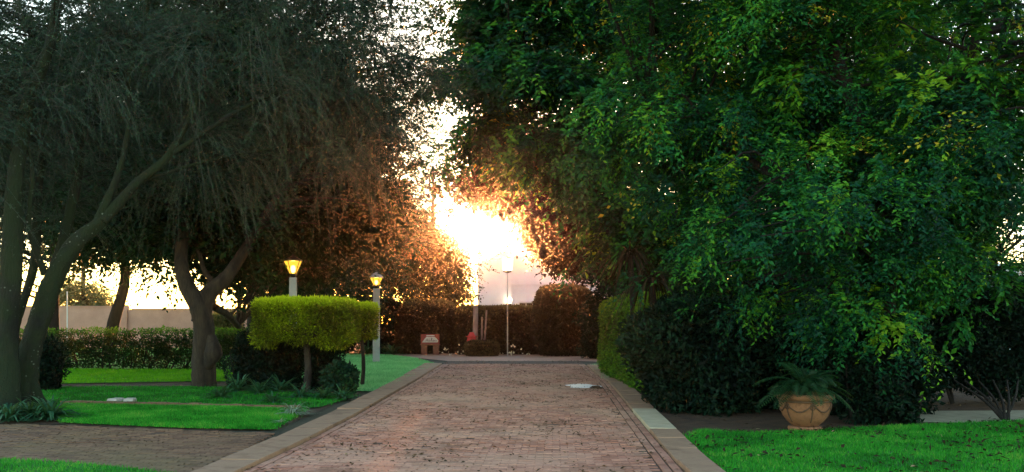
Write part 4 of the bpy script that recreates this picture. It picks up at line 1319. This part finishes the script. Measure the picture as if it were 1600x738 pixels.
# forked tree in the middle of the left lawn
bm = G(320, 604)
skelM = [
    ([(bm[0], bm[1], -.05), Q(318, 560, 22.7), Q(318, 510, 22.7), Q(310, 478, 22.7), Q(289, 440, 22.8), Q(283, 400, 23), Q(290, 330, 23.2), Q(300, 240, 24)], [.30, .26, .235, .23, .19, .15, .13, .07]),
    ([Q(313, 505, 22.7), Q(325, 462, 22.8), Q(352, 435, 23), Q(380, 395, 23.4), Q(420, 330, 23.8), Q(470, 250, 24.5)], [.22, .19, .15, .12, .06]),
    ([Q(340, 450, 22.9), Q(320, 425, 23.2), Q(312, 400, 23.4), Q(300, 370, 23.8)], [.08, .06, .04]),
    ([Q(322, 575, 22.6), Q(333, 552, 22.5), Q(330, 525, 22.6)], [.10, .21, .10]),
    ([Q(335, 480, 22.9), Q(355, 492, 24), Q(372, 510, 25.5)], [.10, .09, .08]),
    ([Q(300, 330, 23.2), Q(200, 300, 23.8), Q(130, 310, 24)], [.08, .05, .03]),
]
tree('forked_tree', 'forked tree with bulging trunk on the lawn before the long hedge', 'tree', bm, skelM,
     [L_(300, 320, 24.2, 2.8, 2, 1.35), L_(480, 310, 27, 2.3, 1.6, 1.5), L_(575, 320, 27.5, 1.4, 1.3, 1.35), L_(180, 335, 25, 1.9, 1.8, 1.1), L_(365, 395, 24.5, 1.0, 1.2, .8), L_(450, 400, 29, 1.9, 1.3, 1.1),
      L_(360, 160, 26, 5, 2.6, 3, .8), L_(120, 160, 27, 4.5, 2.6, 3.4, 1.1), L_(520, 190, 27, 2.0, 2, 2.3, 1.0), L_(330, 30, 27, 4.5, 2, 2.2, 1.0), L_(262, 405, 23.4, .65, .6, .55)],
     M['leaf_mid'], M['bark'], dict(n_cl=2100, twigs=9, leaves=8, L=.14, W=.075, R=.65, shell=.25, yellow=0, tint0=.34, inner_scale=1.7), boughs=220)
# background trees on the left
gb = 'dark trees behind the long left hedge'
def back_tree(label, px, py_base, Y, lean, lobes, r=.17, n_cl=420, leaf='leaf_mid', group=gb, L=.14, tint0=.35, name='background_tree', shell=.3, bark='bark_dark', trunk_px=None, inner=1.5):
    x = (px - 800) * Y / FOC
    sk = [([(x, Y, -.05), Q(px + lean * .35, 505, Y), Q(px + lean, 445, Y), Q(px + lean * 1.1, 370, Y), Q(px + lean * 1.3, 260, Y)], [r * 1.1, r, r * .85, r * .6, .05])]
    return tree(name, label, 'tree', (x, Y), sk, lobes, M[leaf], M[bark], dict(n_cl=n_cl, twigs=8, leaves=8, L=L, W=L * .5, R=.75, shell=shell, yellow=0, tint0=tint0, inner_scale=inner), group, boughs=90, n_trunk=10)
back_tree('dark upright tree behind the hedge at the far left', 82, 0, 34, 2, [L_(20, 330, 34, 3.4, 2.5, 2.2), L_(-150, 400, 34, 3, 2, 2.6), L_(80, 200, 35, 4, 3, 3.4)], .20)
back_tree('leaning dark trunk tree seen over the middle of the hedge', 168, 0, 36, 26, [L_(215, 330, 36, 2.8, 2, 1.9), L_(130, 390, 36, 1.6, 1.5, .75), L_(300, 260, 37, 3.5, 2.5, 2.5)], .22)
back_tree('dark tree behind the hedge just left of the clipped square tree', 398, 0, 37, -4, [L_(430, 395, 38, 2.4, 2, 1.7), L_(480, 300, 39, 3.6, 2.5, 3), L_(540, 400, 40, 2.3, 2, 1.7)], .26)
back_tree('dark tree directly behind the two lamp posts', 520, 0, 44, -6, [L_(520, 450, 44, 2.6, 1.8, 1.4), L_(560, 360, 45, 2.6, 2, 2.6), L_(440, 470, 44, 1.7, 1.5, 1.3)], .24, 520)
back_tree('tall far dark tree mass added behind the forked tree to shade the left crowns', 330, 0, 55, 0, [L_(480, 190, 55, 4.6, 2, 5), L_(290, 240, 55, 5.5, 2, 5), L_(80, 200, 55, 5, 2, 5)], .3, 700, 'leaf_dark', gb, .30, .4)  # hidden tree mass added to keep the low sun off the left crowns
back_tree('brownish hazy tree left of the rising sun behind the dome bush', 672, 0, 48, 4, [L_(665, 415, 48, 2.5, 2, 2.2), L_(600, 400, 47, 2.0, 2, 2.6), L_(625, 330, 48, 1.6, 1.8, 1.6, .7), L_(708, 435, 49, 1.0, 1, 1.4, 1.2), L_(680, 385, 48, 1.3, 1.2, .9, .8)], .16, 900, 'leaf_autumn', None, .16, .4, shell=.2, inner=1.0)
back_tree('grey green tree beyond the pink wall at the left', 130, 0, 78, 0, [L_(125, 468, 78, 2.2, 2, 1.5), L_(160, 478, 78, 1.4, 1.5, 1.0)], .2, 160, 'leaf_far', None, .22, .5)
bush('garden_shrub', 'light green bush in front of the pink wall behind the forked tree', 'bush', (P(345, 0, 44)[0], 44.5, .9), (.9, .8, 1.15), 5000, .12, .06, 2.2, .5, 'leaf_far', .5)

# right-hand trees
ba = G(1387, 659)
skelA = [
    ([(ba[0], ba[1], -.05), Q(1384, 590, 15), Q(1378, 500, 15.1), Q(1385, 400, 15.2), Q(1370, 300, 15.4), Q(1345, 200, 15.6), Q(1300, 60, 15.8), Q(1280, -120, 16)], [.30, .22, .20, .18, .16, .13, .10, .05]),
    ([Q(1375, 420, 15.2), Q(1430, 300, 15), Q(1480, 200, 14.8), Q(1520, 80, 14.7), Q(1540, -60, 14.7)], [.12, .10, .07, .04]),
    ([Q(1372, 330, 15.4), Q(1280, 300, 15.3), Q(1200, 270, 15.8), Q(1100, 200, 16.5), Q(1010, 160, 17)], [.11, .08, .06, .03]),
    ([Q(1380, 450, 15.2), Q(1450, 430, 15.6), Q(1530, 430, 16)], [.07, .05, .03]),
]
tree('broadleaf_tree', 'large broadleaf tree with yellow flecked crown growing beside the terracotta pot', 'tree', ba, skelA,
     [L_(1500, 110, 14.6, 1.8, 1.5, 1.7), L_(1280, 330, 14.3, 1.15, 1.0, .9), L_(1230, 110, 16, 2.0, 1.6, 1.7), L_(1450, 290, 15.2, 1.7, 1.3, 1.2), L_(1320, 440, 15.4, .95, .7, .65), L_(1490, 440, 16, 1.05, .8, .75),
      L_(1060, 140, 17, 1.9, 1.4, 1.5), L_(1300, -120, 16, 3.8, 2.5, 1.4, .7), L_(1130, 260, 16.5, 1.5, 1.1, 1.1), L_(1650, 130, 15, 1.2, 1.2, 1.5), L_(1380, 200, 17.5, 2.6, 1.2, 2.2, .8), L_(1190, 470, 16.4, .8, .6, .5, .6), L_(1385, 490, 14.7, .6, .4, .4, .8), L_(1110, 420, 17.2, .8, .6, .5, .8), L_(1300, -260, 13, 4, 3, 1.3, .5)],  # last lobe is unseen crown added overhead to shade the pot
     M['leaf_broad'], M['bark_dark'], dict(nboughs=115, n_cl=1350, twigs=13, leaves=10, L=.085, W=.043, R=.42, shell=.35, yellow=.06, tint0=.42, inner_scale=1.6, droop=.45), boughs=300)
bb = (5.4, 25.5)
skelB = [
    ([(5.4, 25.5, -.05), (5.3, 25.5, 2.2), (4.9, 25.4, 4), (4.2, 25.2, 6), (3.4, 25, 8.5), (3, 25, 11)], [.34, .26, .22, .18, .1, .05]),
    ([(5.0, 25.4, 3.6), (3.4, 25.2, 5.2), (1.6, 25, 6.6), (0, 24.6, 8)], [.15, .11, .07, .03]),
    ([(5.2, 25.4, 3), (6.5, 25.4, 5), (7.5, 25.5, 7.5)], [.14, .1, .05]),
    ([(4.9, 25.3, 3.2), (3.6, 25.3, 4.0), (2.4, 25.3, 4.6)], [.10, .07, .03]),
]
tree('broadleaf_tree', 'tall broadleaf tree whose crown overhangs the road end right of the sky gap', 'tree', bb, skelB,
     [L_(800, 40, 23.5, 1.45, 1.4, 1.7, 1.8), L_(880, 170, 24, 2.5, 1.8, 1.8, 1.4), L_(760, 180, 25, 1.05, 1.1, 1.2, 1.4), L_(985, 300, 25, 2.1, 1.6, 1.9), L_(1110, 400, 25.5, 1.9, 1.3, 1.3), L_(880, -40, 24.5, 3.2, 2.2, 1.9, 1.5), L_(1130, 200, 26.5, 3.2, 2, 2.6),
      L_(800, 225, 26, 1.5, 1.2, .8, .7), L_(1350, 330, 28, 4.5, 1.8, 3, .8), L_(1050, 50, 26, 3.2, 2, 2.2, 1.5), L_(1400, 30, 27, 4.5, 1.5, 2.6, 1.2), L_(1180, 470, 24, 1.3, .9, .9), L_(1040, 430, 23, .7, .6, .45)],
     M['leaf_broad'], M['bark_dark'], dict(nboughs=85, n_cl=1900, twigs=9, leaves=8, L=.15, W=.08, R=.6, shell=.35, yellow=.02, tint0=.33, inner_scale=1.5, droop=.4), boughs=240)
bc = (P(990, 0, 34)[0], 34.5)
skelC = [([(bc[0], bc[1], -.05), (bc[0] + .1, 34.5, 2), (bc[0] - .8, 34.4, 3.6), (bc[0] - 2.4, 34.4, 5.2), (bc[0] - 3.6, 34.6, 6.2)], [.2, .16, .12, .04])]
tree('dusky_tree', 'dusky reddish tree overhanging the tall round bush right of the sun', 'tree', bc, skelC,
     [L_(915, 385, 34, 1.6, 1.4, 1.05, 1.3), L_(950, 330, 34, 2.2, 1.6, 1.9), L_(862, 345, 35, 1.15, 1.2, 1.1, 1.6), L_(1020, 400, 35, 2.2, 1.5, 2.0), L_(810, 285, 37, 1.7, 1, .95, 1.5), L_(712, 290, 38, 1.4, 1.2, 1.0, .30), L_(803, 292, 37, 1.45, 1, .95, 4.2), L_(868, 350, 36, 1.05, .9, 1.15, 3.4), L_(900, 250, 36, 2, 1.2, 1.3, 1), L_(800, 225, 36, 1.7, 1, .9, 1.2)],
     M['leaf_dusky'], M['bark_dark'], dict(n_cl=1700, twigs=9, leaves=8, L=.16, W=.09, R=.5, shell=.3, yellow=0, tint0=.22, inner_scale=1.4), boughs=150)
# tree row behind the right hedge, closing the view
for px, Y, lab in ((1150, 36, 'dense dark tree at the back, left of the right hand row'), (1330, 38, 'dense dark tree at the back, middle of the right hand row'), (1440, 37, 'dense dark tree at the back, right of the right hand row')):
    back_tree(lab, px, 0, Y, 3, [L_(px, 330, Y, 3.6, 1.8, 4.0), L_(px + 30, 130, Y, 3.4, 1.8, 3.2)], .22, 330, 'leaf_dark', 'dark trees closing the view on the right', .19, .4)

# ------------------------------------------------------------------ haze
hz = MB().box((0, 118, 8.0), (275, 148, 9.0)).build('haze', None)
mh = bpy.data.materials.new('haze'); mh.use_nodes = True
nd, lk = mh.node_tree.nodes, mh.node_tree.links
nd.remove(nd['Principled BSDF'])
pv = nd.new('ShaderNodeVolumePrincipled')
pv.inputs['Color'].default_value = (.93, .90, .90, 1)
pv.inputs['Density'].default_value = HAZE_DENSITY
pv.inputs['Anisotropy'].default_value = .975
lk.new(pv.outputs[0], nd['Material Output'].inputs['Volume'])
hz.data.materials.append(mh)
tag(hz, kind='stuff')
